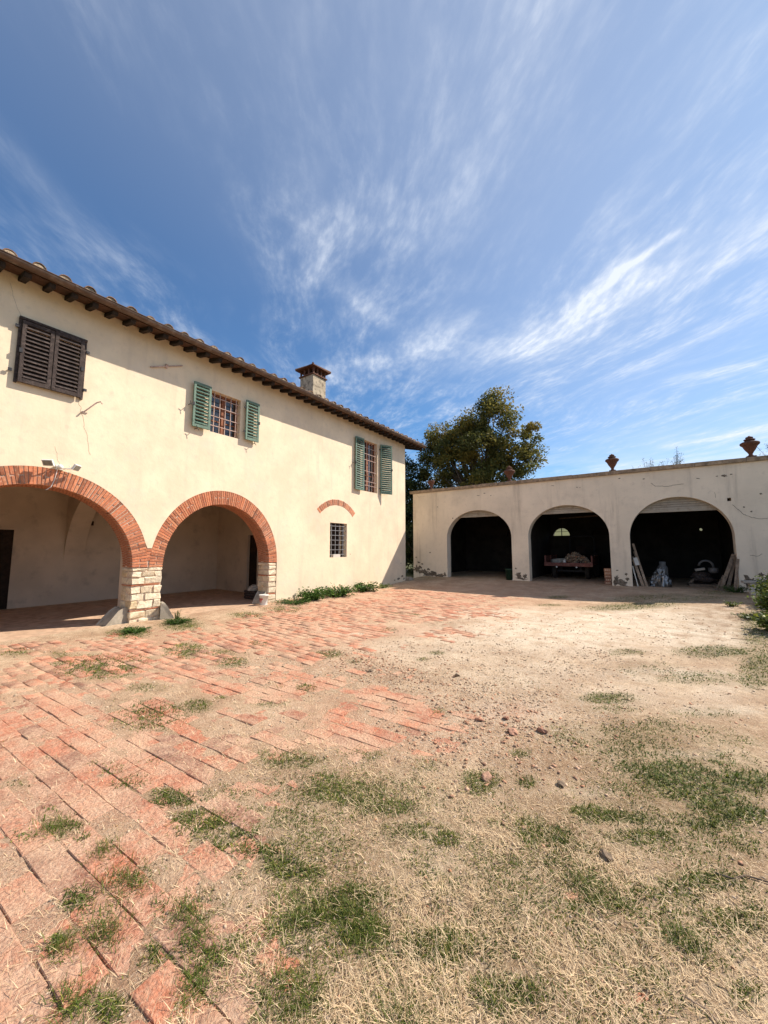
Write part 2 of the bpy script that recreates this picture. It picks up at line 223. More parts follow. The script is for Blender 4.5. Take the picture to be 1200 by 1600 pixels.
GRAVEL=[(-1.48,4.01,0.841,0.592,0.381,-1.062,1),(-1.50,5.66,1.356,0.954,0.343,-1.339,0.7),(-3.04,3.76,1.120,0.788,0.376,-0.463,0.8),(-4.21,3.40,0.641,0.451,0.452,-0.359,0.7),(-0.65,4.21,0.413,0.291,0.067,-0.488,0.6),(-2.95,5.04,1.039,0.731,0.445,-0.764,0.6),(0.62,9.09,1.564,1.101,-0.230,-2.925,0.3),(-1.34,2.76,0.365,0.257,0.116,-0.246,0.4),(-2.28,7.73,1.900,1.338,0.362,-1.254,0.3)]

def blobs(L, x, y, soft=1.0):
    x = np.asarray(x, float); y = np.asarray(y, float)
    t = np.zeros_like(x)
    for cx, cy, ax, ay, bx, by, s in L:
        det = ax*by - ay*bx
        dx = x-cx; dy = y-cy
        u = (dx*by - dy*bx)/det; v = (ax*dy - ay*dx)/det
        r2 = u*u+v*v
        t = np.maximum(t, s*np.exp(-np.power(r2, 1.5)*.9*soft))
    return t
def ground_low(x, y):
    x = np.asarray(x, float); y = np.asarray(y, float)
    z = .18*ss(12.4, 16.3, y)*ss(-14, -9, x) + .2*ss(-2.2, 2.4, x)*ss(9, 12.5, y)*(1-ss(12.8, 16, y))
    z = z + .018*(fbm(x, y, .55, 2, 5)-.5)*ss(-9.0, -8.0, x)
    return z
def brick_cover(x, y):
    b = blobs(BRICK, x, y)
    return b*1.15 + .85*(fbm(x, y, 2.4, 4, 31)-.50)
def dirt_level(x, y):
    # dirt surface relative to the brick tops: below them where the paving is swept clean, over them where it is buried
    e = ss(.05, .55, brick_cover(x, y))
    n = fbm(x, y, 9.0, 3, 3)-.5
    rut = .006*np.sin((x*.86+y*.5)*36)*ss(.55, .8, fbm(x, y, .9, 2, 77))*ss(-1.5, .5, x)
    rough = blobs(GRAVEL, x, y)
    return ground_low(x, y) + .008*(1-e) - .0042*e + n*(.012+.010*rough) + (fbm(x, y, 3.1, 3, 91)-.5)*.020*e + (fbm(x, y, 26.0, 2, 9)-.5)*(.005+.008*rough) + rut*(1-e)
# ---------------------------------------------------------------- materials
def mat(name, color, rough=.85, var=.12, scale=6.0, bump=.15, bscale=None, dirt=None, dirt_amt=0.0, dirt_scale=1.5, spec=.25, metal=0.0, rnd=None, rnd_obj=False,
        rnd_attr=None, transl=0.0, streak=None, fine=0.0, dirt_rng=(.5,.7)):
    """A layered procedural surface: colour variation, optional second colour in irregular patches, bump from the same noise."""
    m = bpy.data.materials.new(name); m.use_nodes = True
    nt = m.node_tree; N = nt.nodes; K = nt.links; N.clear()
    out = N.new('ShaderNodeOutputMaterial'); b = N.new('ShaderNodeBsdfPrincipled'); K.new(b.outputs[0], out.inputs[0])
    b.inputs['Roughness'].default_value = rough; b.inputs['Metallic'].default_value = metal
    b.inputs['Specular IOR Level'].default_value = spec
    geo = N.new('ShaderNodeNewGeometry')
    def noise(sc, det=5, ro=.6, vec=None, off=0.0):
        n = N.new('ShaderNodeTexNoise'); n.inputs['Scale'].default_value = sc; n.inputs['Detail'].default_value = det; n.inputs['Roughness'].default_value = ro
        src = vec or geo.outputs['Position']
        if off:
            a = N.new('ShaderNodeVectorMath'); a.operation = 'ADD'; a.inputs[1].default_value = (off, off*1.7, off*.6); K.new(src, a.inputs[0]); src = a.outputs[0]
        K.new(src, n.inputs['Vector']); return n.outputs['Fac']
    def rng_(x, a, b2, lo=0.0, hi=1.0):
        n = N.new('ShaderNodeMapRange'); n.interpolation_type = 'SMOOTHSTEP'; K.new(x, n.inputs[0])
        for i, q in enumerate((a, b2, lo, hi)): n.inputs[i+1].default_value = q
        return n.outputs[0]
    def mixc(f, a, b2, bt='MIX'):
        n = N.new('ShaderNodeMix'); n.data_type = 'RGBA'; n.blend_type = bt
        for k, s in (('Factor', f), ('A', a), ('B', b2)):
            if isinstance(s, (int, float)): n.inputs[k].default_value = s
            elif isinstance(s, tuple): n.inputs[k].default_value = (*s[:3], 1)
            else: K.new(s, n.inputs[k])
        return n.outputs['Result']
    c = tuple(color)
    lo = tuple(q*(1-var*1.6) for q in c); hi = tuple(min(1, q*(1+var)) for q in c)
    n1 = noise(scale)
    col = mixc(rng_(n1, .3, .7), lo, hi)
    n2 = noise(scale*.17, 4, .55, off=3.0)
    col = mixc(rng_(n2, .3, .72, 0, .6), col, tuple(q*(1-var*1.2) for q in c))
    if rnd:
        src = None
        if rnd_attr:
            a = N.new('ShaderNodeAttribute'); a.attribute_name = rnd_attr; src = a.outputs['Fac']
        else:
            oi = N.new('ShaderNodeObjectInfo'); src = oi.outputs['Random']
        r = N.new('ShaderNodeValToRGB'); K.new(src, r.inputs[0]); r.color_ramp.interpolation = 'LINEAR'
        els = r.color_ramp.elements
        while len(els) < len(rnd): els.new(.5)
        for i, q in enumerate(rnd):
            els[i].position = i/(len(rnd)-1); els[i].color = (*q, 1)
        col = mixc(1.0, col, r.outputs[0], 'MULTIPLY')
    if dirt:
        for q in (dirt if isinstance(dirt, list) else [(dirt, dirt_amt, dirt_scale)]):
            n3 = noise(q[2], 7, .65, off=7.0+q[2])
            col = mixc(rng_(n3, dirt_rng[0], dirt_rng[1], 0, q[1]), col, q[0])
    if streak:
        mp = N.new('ShaderNodeMapping'); mp.inputs['Scale'].default_value = (1, 1, .09); K.new(geo.outputs['Position'], mp.inputs[0])
        n4 = noise(streak[2], 5, .6, vec=mp.outputs[0])
        col = mixc(rng_(n4, .52, .75, 0, streak[1]), col, streak[0])
    if fine:
        n5 = noise(90, 2, .6)
        col = mixc(rng_(n5, .35, .65, 0, fine), col, tuple(q*.45 for q in c))
    K.new(col, b.inputs['Base Color'])
    if bump:
        n6 = noise(bscale or scale*3, 6, .65)
        bp = N.new('ShaderNodeBump'); bp.inputs['Strength'].default_value = bump; bp.inputs['Distance'].default_value = .02
        K.new(n6, bp.inputs['Height']); K.new(bp.outputs[0], b.inputs['Normal'])
    if transl:
        t = N.new('ShaderNodeBsdfTranslucent'); K.new(col, t.inputs[0])
        mx = N.new('ShaderNodeMixShader'); mx.inputs[0].default_value = transl
        K.new(b.outputs[0], mx.inputs[1]); K.new(t.outputs[0], mx.inputs[2]); K.new(mx.outputs[0], out.inputs[0])
    return m

M = {}
M['plaster'] = mat('cream_plaster', (.81,.67,.485), .92, .07, 1.3, .28, 6, dirt=[((.60,.47,.34), .45, .5), ((.60,.50,.39), .45, 7.0), ((.70,.60,.48), .5, 1.6)], streak=((.56,.46,.35), .40, 3.0), dirt_rng=(.50,.72))
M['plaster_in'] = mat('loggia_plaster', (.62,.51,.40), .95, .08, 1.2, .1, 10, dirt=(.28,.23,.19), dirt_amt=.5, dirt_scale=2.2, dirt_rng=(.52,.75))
M['plaster_garage'] = mat('old_beige_plaster', (.80,.685,.54), .95, .07, .9, .35, 9, dirt=[((.56,.48,.38), .5, .8), ((.46,.38,.29), .35, 6.0), ((.50,.43,.35), .3, 2.2)], streak=((.34,.28,.22), .6, 2.4), dirt_rng=(.53,.75))
M['garage_in'] = mat('painted_shade_wall', (.045,.038,.032), .95, .3, 2, .2, 12)  # interior gloom put into the wall colour, so bounced light stays low
M['mortar'] = mat('lime_mortar', (.62,.47,.36), .95, .15, 20, .3, 60)
M['rubble_patch'] = mat('bare_stone_plaster', (.20,.16,.12), .95, .4, 16, .9, 30, dirt=(.10,.08,.06), dirt_amt=.7, dirt_scale=20)
BR = [(.45,.42,.42),(.75,.66,.62),(1,1,1),(1.15,1.05,.95),(1.0,.85,.8),(.8,.72,.7),(1.1,1.15,1.1)]
M['arch_brick'] = mat('arch_brick', (.56,.225,.12), .9, .16, 24, .35, 70, dirt=[((.60,.42,.30), .55, 26), ((.22,.12,.08), .5, 7)], rnd=BR)
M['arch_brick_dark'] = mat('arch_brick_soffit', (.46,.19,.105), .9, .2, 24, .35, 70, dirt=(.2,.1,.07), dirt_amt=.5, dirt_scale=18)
M['stone'] = mat('limestone', (.72,.62,.46), .95, .18, 14, .9, 22, dirt=(.50,.33,.18), dirt_amt=.5, dirt_scale=9, rnd=[(.8,.75,.7),(1,1,1),(1.12,1.12,1.12),(.95,.85,.7)])
M['kerbstone'] = mat('grey_kerbstone', (.38,.33,.26), .95, .15, 12, .5, 40, dirt=(.22,.2,.17), dirt_amt=.6, dirt_scale=6)
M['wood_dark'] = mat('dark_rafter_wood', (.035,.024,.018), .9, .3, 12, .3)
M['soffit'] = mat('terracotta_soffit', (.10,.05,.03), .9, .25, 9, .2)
M['gutter'] = mat('weathered_copper_gutter', (.135,.085,.06), .55, .25, 5, .1, dirt=(.25,.2,.16), dirt_amt=.5, dirt_scale=6, metal=.3, spec=.4)
M['tile'] = mat('roof_tile', (.30,.17,.105), .92, .3, 18, .6, 40, dirt=[((.16,.14,.10), .7, 9), ((.42,.34,.22), .5, 22)], rnd=[(.6,.6,.6),(1,1,1),(1.2,1.1,1.0)])
M['tile_mortar'] = mat('tile_end_mortar', (.50,.38,.26), .95, .3, 20, .8, 40)
M['shutter_green'] = mat('faded_green_paint', (.045,.11,.08), .6, .22, 10, .25, 30, dirt=(.22,.32,.26), dirt_amt=.5, dirt_scale=9, spec=.4, dirt_rng=(.5,.72))
M['shutter_edge'] = mat('bleached_green_paint', (.14,.22,.165), .65, .2, 12, .25, 40, dirt=(.13,.22,.17), dirt_amt=.6, dirt_scale=14, spec=.4)
M['shutter_dark'] = mat('weathered_dark_wood', (.062,.045,.040), .8, .3, 14, .5, 40, dirt=(.15,.115,.10), dirt_amt=.6, dirt_scale=16)
M['frame_brown'] = mat('red_brown_frame', (.27,.105,.055), .7, .25, 14, .2)
M['iron_pale'] = mat('flaking_iron_bars', (.55,.40,.34), .7, .25, 40, .2)
M['iron_dark'] = mat('dark_iron', (.05,.05,.055), .6, .2, 20, .1, metal=.4)
M['iron_grey'] = mat('grey_iron', (.30,.30,.31), .6, .2, 20, .1)
M['glass'] = mat('window_glass', (.03,.033,.036), .06, .1, 2, 0, spec=.8)
M['curtain'] = mat('lace_curtain', (.5,.48,.45), .9, .2, 20, .2)
M['white_plastic'] = mat('white_plastic', (.76,.75,.71), .45, .06, 8, .05)
M['red_print'] = mat('red_print', (.50,.03,.025), .5, .2, 60, 0)
M['lens_grey'] = mat('lamp_glass', (.20,.19,.16), .3, .2, 20, 0, spec=.6)
M['door'] = mat('dark_door', (.03,.018,.012), .8, .3, 8, .2)
M['terracotta'] = mat('terracotta', (.14,.062,.04), .85, .25, 14, .3, dirt=(.09,.06,.045), dirt_amt=.75, dirt_scale=9)
M['coping'] = mat('coping_stone', (.36,.27,.19), .95, .25, 7, .5, 25, dirt=(.10,.08,.06), dirt_amt=.7, dirt_scale=3)
M['roller'] = mat('grey_beige_shutter', (.38,.33,.26), .6, .12, 5, .05, dirt=(.22,.17,.12), dirt_amt=.7, dirt_scale=5, spec=.4)
M['plank'] = mat('weathered_plank', (.27,.20,.145), .9, .3, 14, .4, rnd=[(.5,.5,.5),(1,1,1),(1.7,1.65,1.6)])
M['trailer_red'] = mat('faded_red_paint', (.24,.095,.075), .75, .25, 12, .2, dirt=(.24,.17,.13), dirt_amt=.7, dirt_scale=7)
M['rubber'] = mat('tyre_rubber', (.05,.042,.036), .9, .3, 20, .3)
M['rubble'] = mat('rubble', (.72,.62,.48), .95, .3, 16, .5, rnd=[(.5,.4,.35),(1,1,1),(.9,.55,.4)], rnd_attr='rnd')
M['gas'] = mat('grey_cylinder_paint', (.14,.135,.13), .5, .12, 8, .05)
M['foil'] = mat('silver_sheet', (.30,.30,.30), .38, .1, 8, .2, metal=.75, spec=.6)
M['bin_green'] = mat('dark_green_plastic', (.02,.05,.03), .5, .2, 8, .05)
M['leaf_oak'] = mat('oak_leaf', (.19,.17,.06), .6, .22, 1.2, 0, rnd=[(.5,.6,.55),(.85,1.0,.8),(1.15,1.1,.8),(1.5,1.25,.75)], rnd_attr='rnd', transl=.42)
M['leaf_dark'] = mat('dark_leaf', (.035,.055,.022), .6, .25, 2.5, 0, rnd=[(.6,.6,.6),(1,1,1),(1.9,1.6,1.0)], rnd_attr='rnd', transl=.2)
M['leaf_olive'] = mat('olive_leaf', (.13,.15,.10), .6, .2, 3, 0, rnd=[(.7,.7,.7),(1.2,1.2,1.2)], rnd_attr='rnd', transl=.25)
M['leaf_bright'] = mat('weed_leaf', (.075,.15,.028), .55, .25, 6, 0, rnd=[(.5,.55,.6),(1,1,1),(1.5,1.35,.9)], rnd_attr='rnd', transl=.3)
M['leaf_shrub'] = mat('shrub_leaf', (.15,.19,.05), .55, .25, 6, 0, rnd=[(.35,.45,.5),(.8,.9,.8),(1.8,1.6,1.0)], rnd_attr='rnd', transl=.3)
M['bark'] = mat('bark', (.12,.09,.065), .95, .35, 12, .8)
M['grass'] = mat('grass_blade', (.115,.145,.032), .6, .2, 3, 0, rnd=[(.55,.62,.55),(.9,1.0,.8),(1.25,1.2,.9),(2.6,1.9,1.3)], rnd_attr='rnd', transl=.3)
M['straw'] = mat('dry_grass', (.80,.62,.40), .8, .15, 3, 0, rnd=[(.55,.48,.42),(.85,.8,.75),(1,1,1),(1.1,1.1,1.05)], rnd_attr='rnd', transl=.12)
M['pebble'] = mat('pebble', (.46,.36,.26), .95, .2, 10, .3, rnd=[(.45,.42,.4),(.8,.75,.7),(1,1,1),(1.4,1.4,1.4),(1.0,.6,.45)], rnd_attr='rnd')
PAVE = [(.50,.72,.88),(.62,.66,.70),(.80,.72,.70),(.95,.92,.9),(1,1,1),(1.08,1.0,.92),(1.0,.85,.80),(1.1,1.2,1.2)]
M['paving'] = mat('paving_brick', (.56,.225,.135), .95, .2, 16, .9, 45, dirt=[((.62,.42,.28), .85, 2.2), ((.58,.38,.26), .7, 9), ((.66,.47,.33), .35, 55)], rnd=PAVE, dirt_rng=(.42,.64), fine=.45)
M['paving_far'] = mat('paving_brick_far', (.56,.225,.135), .95, .2, 16, .9, 45, dirt=[((.62,.42,.28), .85, 2.2), ((.58,.38,.26), .7, 9), ((.66,.47,.33), .35, 55)], rnd=PAVE, rnd_attr='rnd', dirt_rng=(.42,.64), fine=.45)
M['loggia_floor'] = mat('loggia_floor', (.55,.37,.25), .95, .2, 6, .3, dirt=(.58,.44,.31), dirt_amt=.7, dirt_scale=2)
M['fragment'] = mat('brick_fragment', (.46,.27,.19), .95, .25, 20, .5, rnd=BR)
M['concrete'] = mat('concrete_slab', (.40,.36,.31), .95, .15, 6, .4)
M['white_block'] = mat('white_block', (.62,.58,.52), .9, .1, 6, .3)
M['rag'] = mat('dusty_sack', (.48,.44,.38), .9, .2, 8, .3)
M['meadow'] = mat('far_meadow', (.095,.10,.035), .95, .3, .3, 0)

def ground_material():
    m = bpy.data.materials.new('dry_earth'); m.use_nodes = True
    nt = m.node_tree; N = nt.nodes; K = nt.links
    b = N['Principled BSDF']; b.inputs['Roughness'].default_value = .95; b.inputs['Specular IOR Level'].default_value = .15
    geo = N.new('ShaderNodeNewGeometry')
    def noise(sc, det=6, ro=.65, off=0):
        n = N.new('ShaderNodeTexNoise'); n.inputs['Scale'].default_value = sc; n.inputs['Detail'].default_value = det; n.inputs['Roughness'].default_value = ro
        a = N.new('ShaderNodeVectorMath'); a.operation = 'ADD'; a.inputs[1].default_value = (off, off, off); K.new(geo.outputs['Position'], a.inputs[0])
        K.new(a.outputs[0], n.inputs['Vector']); return n.outputs['Fac']
    def rg(x, a, b2, lo=0., hi=1.):
        n = N.new('ShaderNodeMapRange'); n.interpolation_type = 'SMOOTHSTEP'; K.new(x, n.inputs[0])
        for i, q in enumerate((a, b2, lo, hi)): n.inputs[i+1].default_value = q
        return n.outputs[0]
    def mul(a, b2):
        n = N.new('ShaderNodeMath'); n.operation = 'MULTIPLY'; n.use_clamp = True
        for i, s in enumerate((a, b2)):
            if isinstance(s, (int, float)): n.inputs[i].default_value = s
            else: K.new(s, n.inputs[i])
        return n.outputs[0]
    def mix(f, a, c):
        n = N.new('ShaderNodeMix'); n.data_type = 'RGBA'
        for k, s in (('Factor', f), ('A', a), ('B', c)):
            if isinstance(s, (int, float)): n.inputs[k].default_value = s
            elif isinstance(s, tuple): n.inputs[k].default_value = (*s, 1)
            else: K.new(s, n.inputs[k])
        return n.outputs['Result']
    def attr(nm):
        a = N.new('ShaderNodeAttribute'); a.attribute_name = nm; return a.outputs['Fac']
    col = mix(rg(noise(1.4), .3, .7), (.38,.235,.14), (.70,.53,.36))
    col = mix(rg(noise(11, off=4), .38, .72, 0, .6), col, (.34,.20,.115))
    col = mix(mul(attr('pink'), rg(noise(5, off=9), .3, .6, .3, .9)), col, (.55,.30,.20))
    col = mix(mul(attr('white'), rg(noise(3, off=2), .3, .62, .2, 1)), col, (.84,.74,.59))
    col = mix(mul(attr('brown'), rg(noise(4, off=12), .35, .65, .2, .9)), col, (.25,.145,.08))
    col = mix(mul(attr('turf'), rg(noise(26, off=5), .32, .56, .15, 1)), col, (.12,.115,.035))
    col = mix(mul(attr('stones'), rg(noise(45, 3, .7, off=1), .50, .62, 0, .8)), col, (.60,.51,.40))
    col = mix(mul(attr('stones'), rg(noise(38, 3, .7, off=6), .54, .64, 0, .75)), col, (.20,.135,.09))
    col = mix(rg(noise(95, 4, .75, off=8), .51, .63, 0, .80), col, (.20,.13,.085))
    col = mix(rg(noise(130, 3, .7, off=3), .54, .66, 0, .65), col, (.82,.65,.45))
    K.new(col, b.inputs['Base Color'])
    bp = N.new('ShaderNodeBump'); bp.inputs['Strength'].default_value = .9; bp.inputs['Distance'].default_value = .025
    n6 = noise(60, 6, .75, off=2); K.new(n6, bp.inputs['Height']); K.new(bp.outputs[0], b.inputs['Normal'])
    return m
M['earth'] = ground_material()

# ---------------------------------------------------------------- fast numpy mesh
def np_mesh(name, verts, faces, m, attrs=None, kind=None, label=None, parent=None, smooth=False):
    """verts (n,3), faces (k,3) or (k,4)"""
    me = bpy.data.meshes.new(name); n = len(verts); k, w = faces.shape
    me.vertices.add(n); me.vertices.foreach_set('co', np.ascontiguousarray(verts, dtype=np.float32).ravel())
    me.loops.add(k*w); me.loops.foreach_set('vertex_index', np.ascontiguousarray(faces, dtype=np.int32).ravel())
    me.polygons.add(k); me.polygons.foreach_set('loop_start', np.arange(0, k*w, w, dtype=np.int32))
    me.polygons.foreach_set('loop_total', np.full(k, w, dtype=np.int32))
    if smooth: me.polygons.foreach_set('use_smooth', np.ones(k, dtype=bool))
    for nm, arr in (attrs or {}).items():
        a = me.attributes.new(nm, 'FLOAT', 'POINT'); a.data.foreach_set('value', np.ascontiguousarray(arr, dtype=np.float32))
    me.update(calc_edges=True); me.validate()
    o = mesh_obj(name, me, m, parent)
    if kind: o['kind'] = kind
    if label: o['label'] = label
    return o

# ---------------------------------------------------------------- ground
def graded(a, b, c, fine, coarse, k):
    """coordinates from a to b, finest around c"""
    out = [c]; x = c
    while x < b: x += min(coarse, fine + k*abs(x-c)); out.append(x)
    x = c
    while x > a: x -= min(coarse, fine + k*abs(x-c)); out.append(x)
    return np.array(sorted(out))
gx = graded(-9.02, 6.0, -1.2, .014, .05, .010)
gy = graded(-1.0, 23.0, 1.1, .014, .06, .010)
X, Y = np.meshgrid(gx, gy)
Z = dirt_level(X, Y)
V = np.stack([X.ravel(), Y.ravel(), Z.ravel()], 1)
nx, ny = len(gx), len(gy)
idx = np.arange(nx*ny).reshape(ny, nx)
F = np.stack([idx[:-1,:-1].ravel(), idx[:-1,1:].ravel(), idx[1:,1:].ravel(), idx[1:,:-1].ravel()], 1)
xr, yr = X.ravel(), Y.ravel()
att = {'pink': np.maximum(blobs(PINK, xr, yr), .8*blobs(BRICK, xr, yr)), 'white': blobs(WHITE, xr, yr), 'brown': blobs(BROWN, xr, yr),
       'turf': blobs(GREEN, xr, yr, .8), 'stones': np.clip(.25+blobs(GRAVEL, xr, yr), 0, 1)}
np_mesh('ground', V, F, M['earth'], att, kind='structure', label='dry sandy courtyard ground with worn gravel and dust', smooth=False)
# the land beyond, a step lower, out to the horizon
mb = MB()
S = 1500
rect = [(-9.02+.0, 6.0), (-1.0, 23.0)]
x0, x1, y0, y1 = -9.03, gx[-1]-.01, gy[0]+.01, gy[-1]-.01
zf = .0
for (a, b, c, d) in ((-S, S, -S, y0), (-S, S, y1, S), (-S, -18.6, y0, y1), (x1, S, y0, y1)):
    mb.add([(a,c,-.03),(b,c,-.03),(b,d,-.03),(a,d,-.03)], [(0,1,2,3)])
mb.add([(-18.6,14.6,-.03),(x0,14.6,-.03),(x0,y1,-.03),(-18.6,y1,-.03)], [(0,1,2,3)])
obj('terrain', mb, M['meadow'], kind='structure')

# ---------------------------------------------------------------- paving bricks
BL, BW, BH = .283, .143, .045
cands = []
def panel(ang, ok, off):
    c, s = math.cos(rad(ang)), math.sin(rad(ang))
    for j in range(-40, 160):
        for i in range(-60, 40):
            u = (i + (.5 if j % 2 else 0))*BL + off; v = j*BW
            x = u*c - v*s; y = u*s + v*c
            if ok(x, y): cands.append((x, y, ang))
sep = lambda x: 3.35 + .12*(x+6)
panel(3.6, lambda x, y: -8.9 < x < .4 and -.3 < y < sep(x)-.10, 0)
panel(-4.5, lambda x, y: -8.85 < x < 1.5 and sep(x)+.10 < y < 12.3 and not (y > 13.8), .1)
cands = [c for c in cands if not (c[1] < .25 and c[0] > -1.0)]
ca = np.array([(c[0], c[1]) for c in cands])
ev = brick_cover(ca[:,0], ca[:,1]); bl_ = blobs(BRICK, ca[:,0], ca[:,1]); gz = ground_low(ca[:,0], ca[:,1])
dist = np.hypot(ca[:,0], ca[:,1])
# in front of the camera's view only
ang_v = np.degrees(np.arctan2(-ca[:,0], ca[:,1]))
vis = (ang_v > -20) & (ang_v < 88)
order = np.argsort(dist)
def brick_geo(rr):
    l, w, h = BL/2-.0032, BW/2-.003, BH
    b = .0035
    def j(a=.004): return rr.uniform(-a, a)
    top = [(-l+b+j(), -w+b+j(), j(.001)), (l-b+j(), -w+b+j(), j(.001)), (l-b+j(), w-b+j(), j(.001)), (-l+b+j(), w-b+j(), j(.001))]
    mid = [(-l+j(.001), -w+j(.001), -b), (l+j(.001), -w+j(.001), -b), (l+j(.001), w+j(.001), -b), (-l+j(.001), w+j(.001), -b)]
    bot = [(p[0], p[1], -h) for p in mid]
    fs = [(0,1,2,3)]
    for k in range(4):
        k2 = (k+1) % 4
        fs.append((4+k, 4+k2, k2, k)); fs.append((8+k, 8+k2, 4+k2, 4+k))
    return top+mid+bot, fs
protos = []
for k in range(12):
    vs, fs = brick_geo(random.Random(100+k)); me = bpy.data.meshes.new('brick'); me.from_pydata(vs, [], fs); me.update(); me.materials.append(M['paving']); protos.append(me)
pave = bpy.data.objects.new('brick_paving', None); link(pave); pave['kind'] = 'structure'; pave['label'] = 'worn terracotta brick paving half buried in sand'
fv, ff, fa = [], [], []
cnt = 0; nfar = 0
rr = random.Random(5)
for n in order:
    if bl_[n] < .08 or ev[n] < -.12: continue
    if not vis[n] and dist[n] > 1.5 and abs(ang_v[n]-35) > 80: continue
    x, y, a = cands[n]
    z = gz[n] + rr.gauss(0, .0034); yaw = rad(a) + rr.gauss(0, .012); tx = rr.gauss(0, .014); ty = rr.gauss(0, .013)
    x += rr.gauss(0, .002); y += rr.gauss(0, .002)
    if rr.random() < .035: continue
    if cnt < 300 and vis[n] and dist[n] > .75 and ev[n] > .1:
        o = bpy.data.objects.new('brick', protos[rr.randrange(12)]); link(o, pave)
        o.location = (x, y, z); o.rotation_euler = (tx, ty, yaw); cnt += 1
    else:
        vs, fs = brick_geo(rr); Mx = Matrix.Translation((x, y, z)) @ Matrix.Rotation(yaw, 4, 'Z') @ Matrix.Rotation(ty, 4, 'Y') @ Matrix.Rotation(tx, 4, 'X')
        o0 = len(fv); q = rr.random()
        for p in vs: fv.append((Mx @ Vector(p))[:]); fa.append(q)
        for f in fs: ff.append([i+o0 for i in f])
        nfar += 1
np_mesh('brick_field', np.array(fv), np.array(ff), M['paving_far'], {'rnd': np.array(fa)}, kind='stuff', parent=pave)
print('bricks', cnt, nfar)
# ---------------------------------------------------------------- farmhouse
def ell(c, rx, rz, zs, n=40, a0=0.0, a1=math.pi):
    return [(c + rx*math.cos(a0+(a1-a0)*i/n), zs + rz*math.sin(a0+(a1-a0)*i/n)) for i in range(n+1)]
def plate(mb, outer, holes, axis, p0, p1):
    """2-D outline with holes, extruded between two planes; axis 'x' maps (a,b)->(p,a,b), axis 'y' maps (a,b)->(a,p,b)"""
    P = (lambda a, b, p: (p, a, b)) if axis == 'x' else (lambda a, b, p: (a, p, b))
    loops = [outer] + holes
    tris = tessellate_polygon([[Vector((a, b, 0)) for a, b in L] for L in loops])
    flat = [q for L in loops for q in L]
    for p in (p0, p1): mb.add([P(a, b, p) for a, b in flat], [tuple(t) for t in tris])
    for L in loops:
        n = len(L); o = len(mb.v)
        mb.v += [P(a, b, p0) for a, b in L] + [P(a, b, p1) for a, b in L]
        mb.f += [(o+i, o+(i+1)%n, o+n+(i+1)%n, o+n+i) for i in range(n)]
WX = -9.0
ARCH = [dict(c=1.85, ri=1.57, zi=1.57, ro=1.875, zo=1.905, zs=1.17), dict(c=5.495, ri=1.455, zi=1.56, ro=1.745, zo=1.925, zs=1.16)]
house = thing('farmhouse', 'long two storey cream farmhouse with two brick arches and a tiled roof', 'farmhouse', (WX, 5.0, 0))
ZB = -.35
def rect(a0, a1, b0, b1): return [(a0,b0),(a1,b0),(a1,b1),(a0,b1)]
# front wall outline, opening down to the ground at the arches and their stone piers
o1 = ell(ARCH[0]['c'], ARCH[0]['ro'], ARCH[0]['zo'], 1.17, 44)      # right to left
o2 = ell(ARCH[1]['c'], ARCH[1]['ro'], ARCH[1]['zo'], 1.16, 44)
def zcut(L, lo): return [p for p in L if p[1] > lo]
l2 = [p for p in o2 if not (p[0] < 5 and p[1] < 1.60)]
l1 = [p for p in o1 if not (p[0] > 2.5 and p[1] < 1.60)]
outer = [(14.5, ZB), (14.5, 6.50), (-5.0, 6.50), (-5.0, ZB), (-.36, ZB), (-.36, 1.17), (-.02, 1.17)]
outer += list(reversed(l1))[1:]
outer += [(3.70, 1.585), (3.79, 1.585)]
outer += list(reversed(l2)) + [(7.235, ZB)]
outer = [p for i, p in enumerate(outer) if i == 0 or (abs(p[0]-outer[i-1][0])+abs(p[1]-outer[i-1][1])) > 1e-4]
holes = [rect(1.42, 2.27, 4.6, 5.66), rect(5.0, 5.85, 4.58, 5.68), rect(11.30, 12.30, 3.84, 5.92), rect(9.5, 10.4, 1.25, 2.475)]
mb = MB(); plate(mb, outer, holes, 'x', WX, WX-.5)
obj('wall', mb, M['plaster'], house)
mb = MB()
mb.box(-18.5, -9.5-.002, 14.0, 14.5-.002, ZB, 6.45); mb.box(-18.5, -18.0, -5, 14.0, ZB, 6.45); mb.box(-18.0, -9.502, -5, -4.6, ZB, 6.45)
obj('outer_wall', mb, M['plaster'], house)
# loggia room
mb = MB()
mb.box(-14.0, -13.8, -4.6, 8.2, -.1, 3.58)
mb.box(-13.8, -11.86, 8.2, 8.4, -.1, 3.58); mb.box(-11.28, -9.502, 8.2, 8.4, -.1, 3.58); mb.box(-11.86, -11.28, 8.2, 8.4, 2.05, 3.58)
mb.box(-13.8, -9.502, -1.2, -1.0, -.1, 3.58)
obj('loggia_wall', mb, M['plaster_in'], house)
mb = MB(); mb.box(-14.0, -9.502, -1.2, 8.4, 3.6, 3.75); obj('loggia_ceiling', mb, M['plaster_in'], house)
mb = MB(); a = ell(-11.78, 2.02, 1.92, 1.16, 30)
plate(mb, [(-13.8, 1.16), (-13.8, 3.58), (-9.502, 3.58), (-9.502, -.1), (-9.76, -.1), (-9.76, 1.16)] + a[1:-1], [], 'x' if False else 'y', 3.47, 3.95)
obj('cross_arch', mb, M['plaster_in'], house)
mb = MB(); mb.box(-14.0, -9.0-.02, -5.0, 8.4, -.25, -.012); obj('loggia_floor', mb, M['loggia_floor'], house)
mb = MB(); mb.box(-11.86, -11.28, 8.30, 8.35, -.05, 2.05); obj('door', mb, M['door'], house)
d = MB(); d.box(-13.80, -13.755, 1.3, 2.38, 0, 2.07); dd = obj('door', d, M['door'], house)
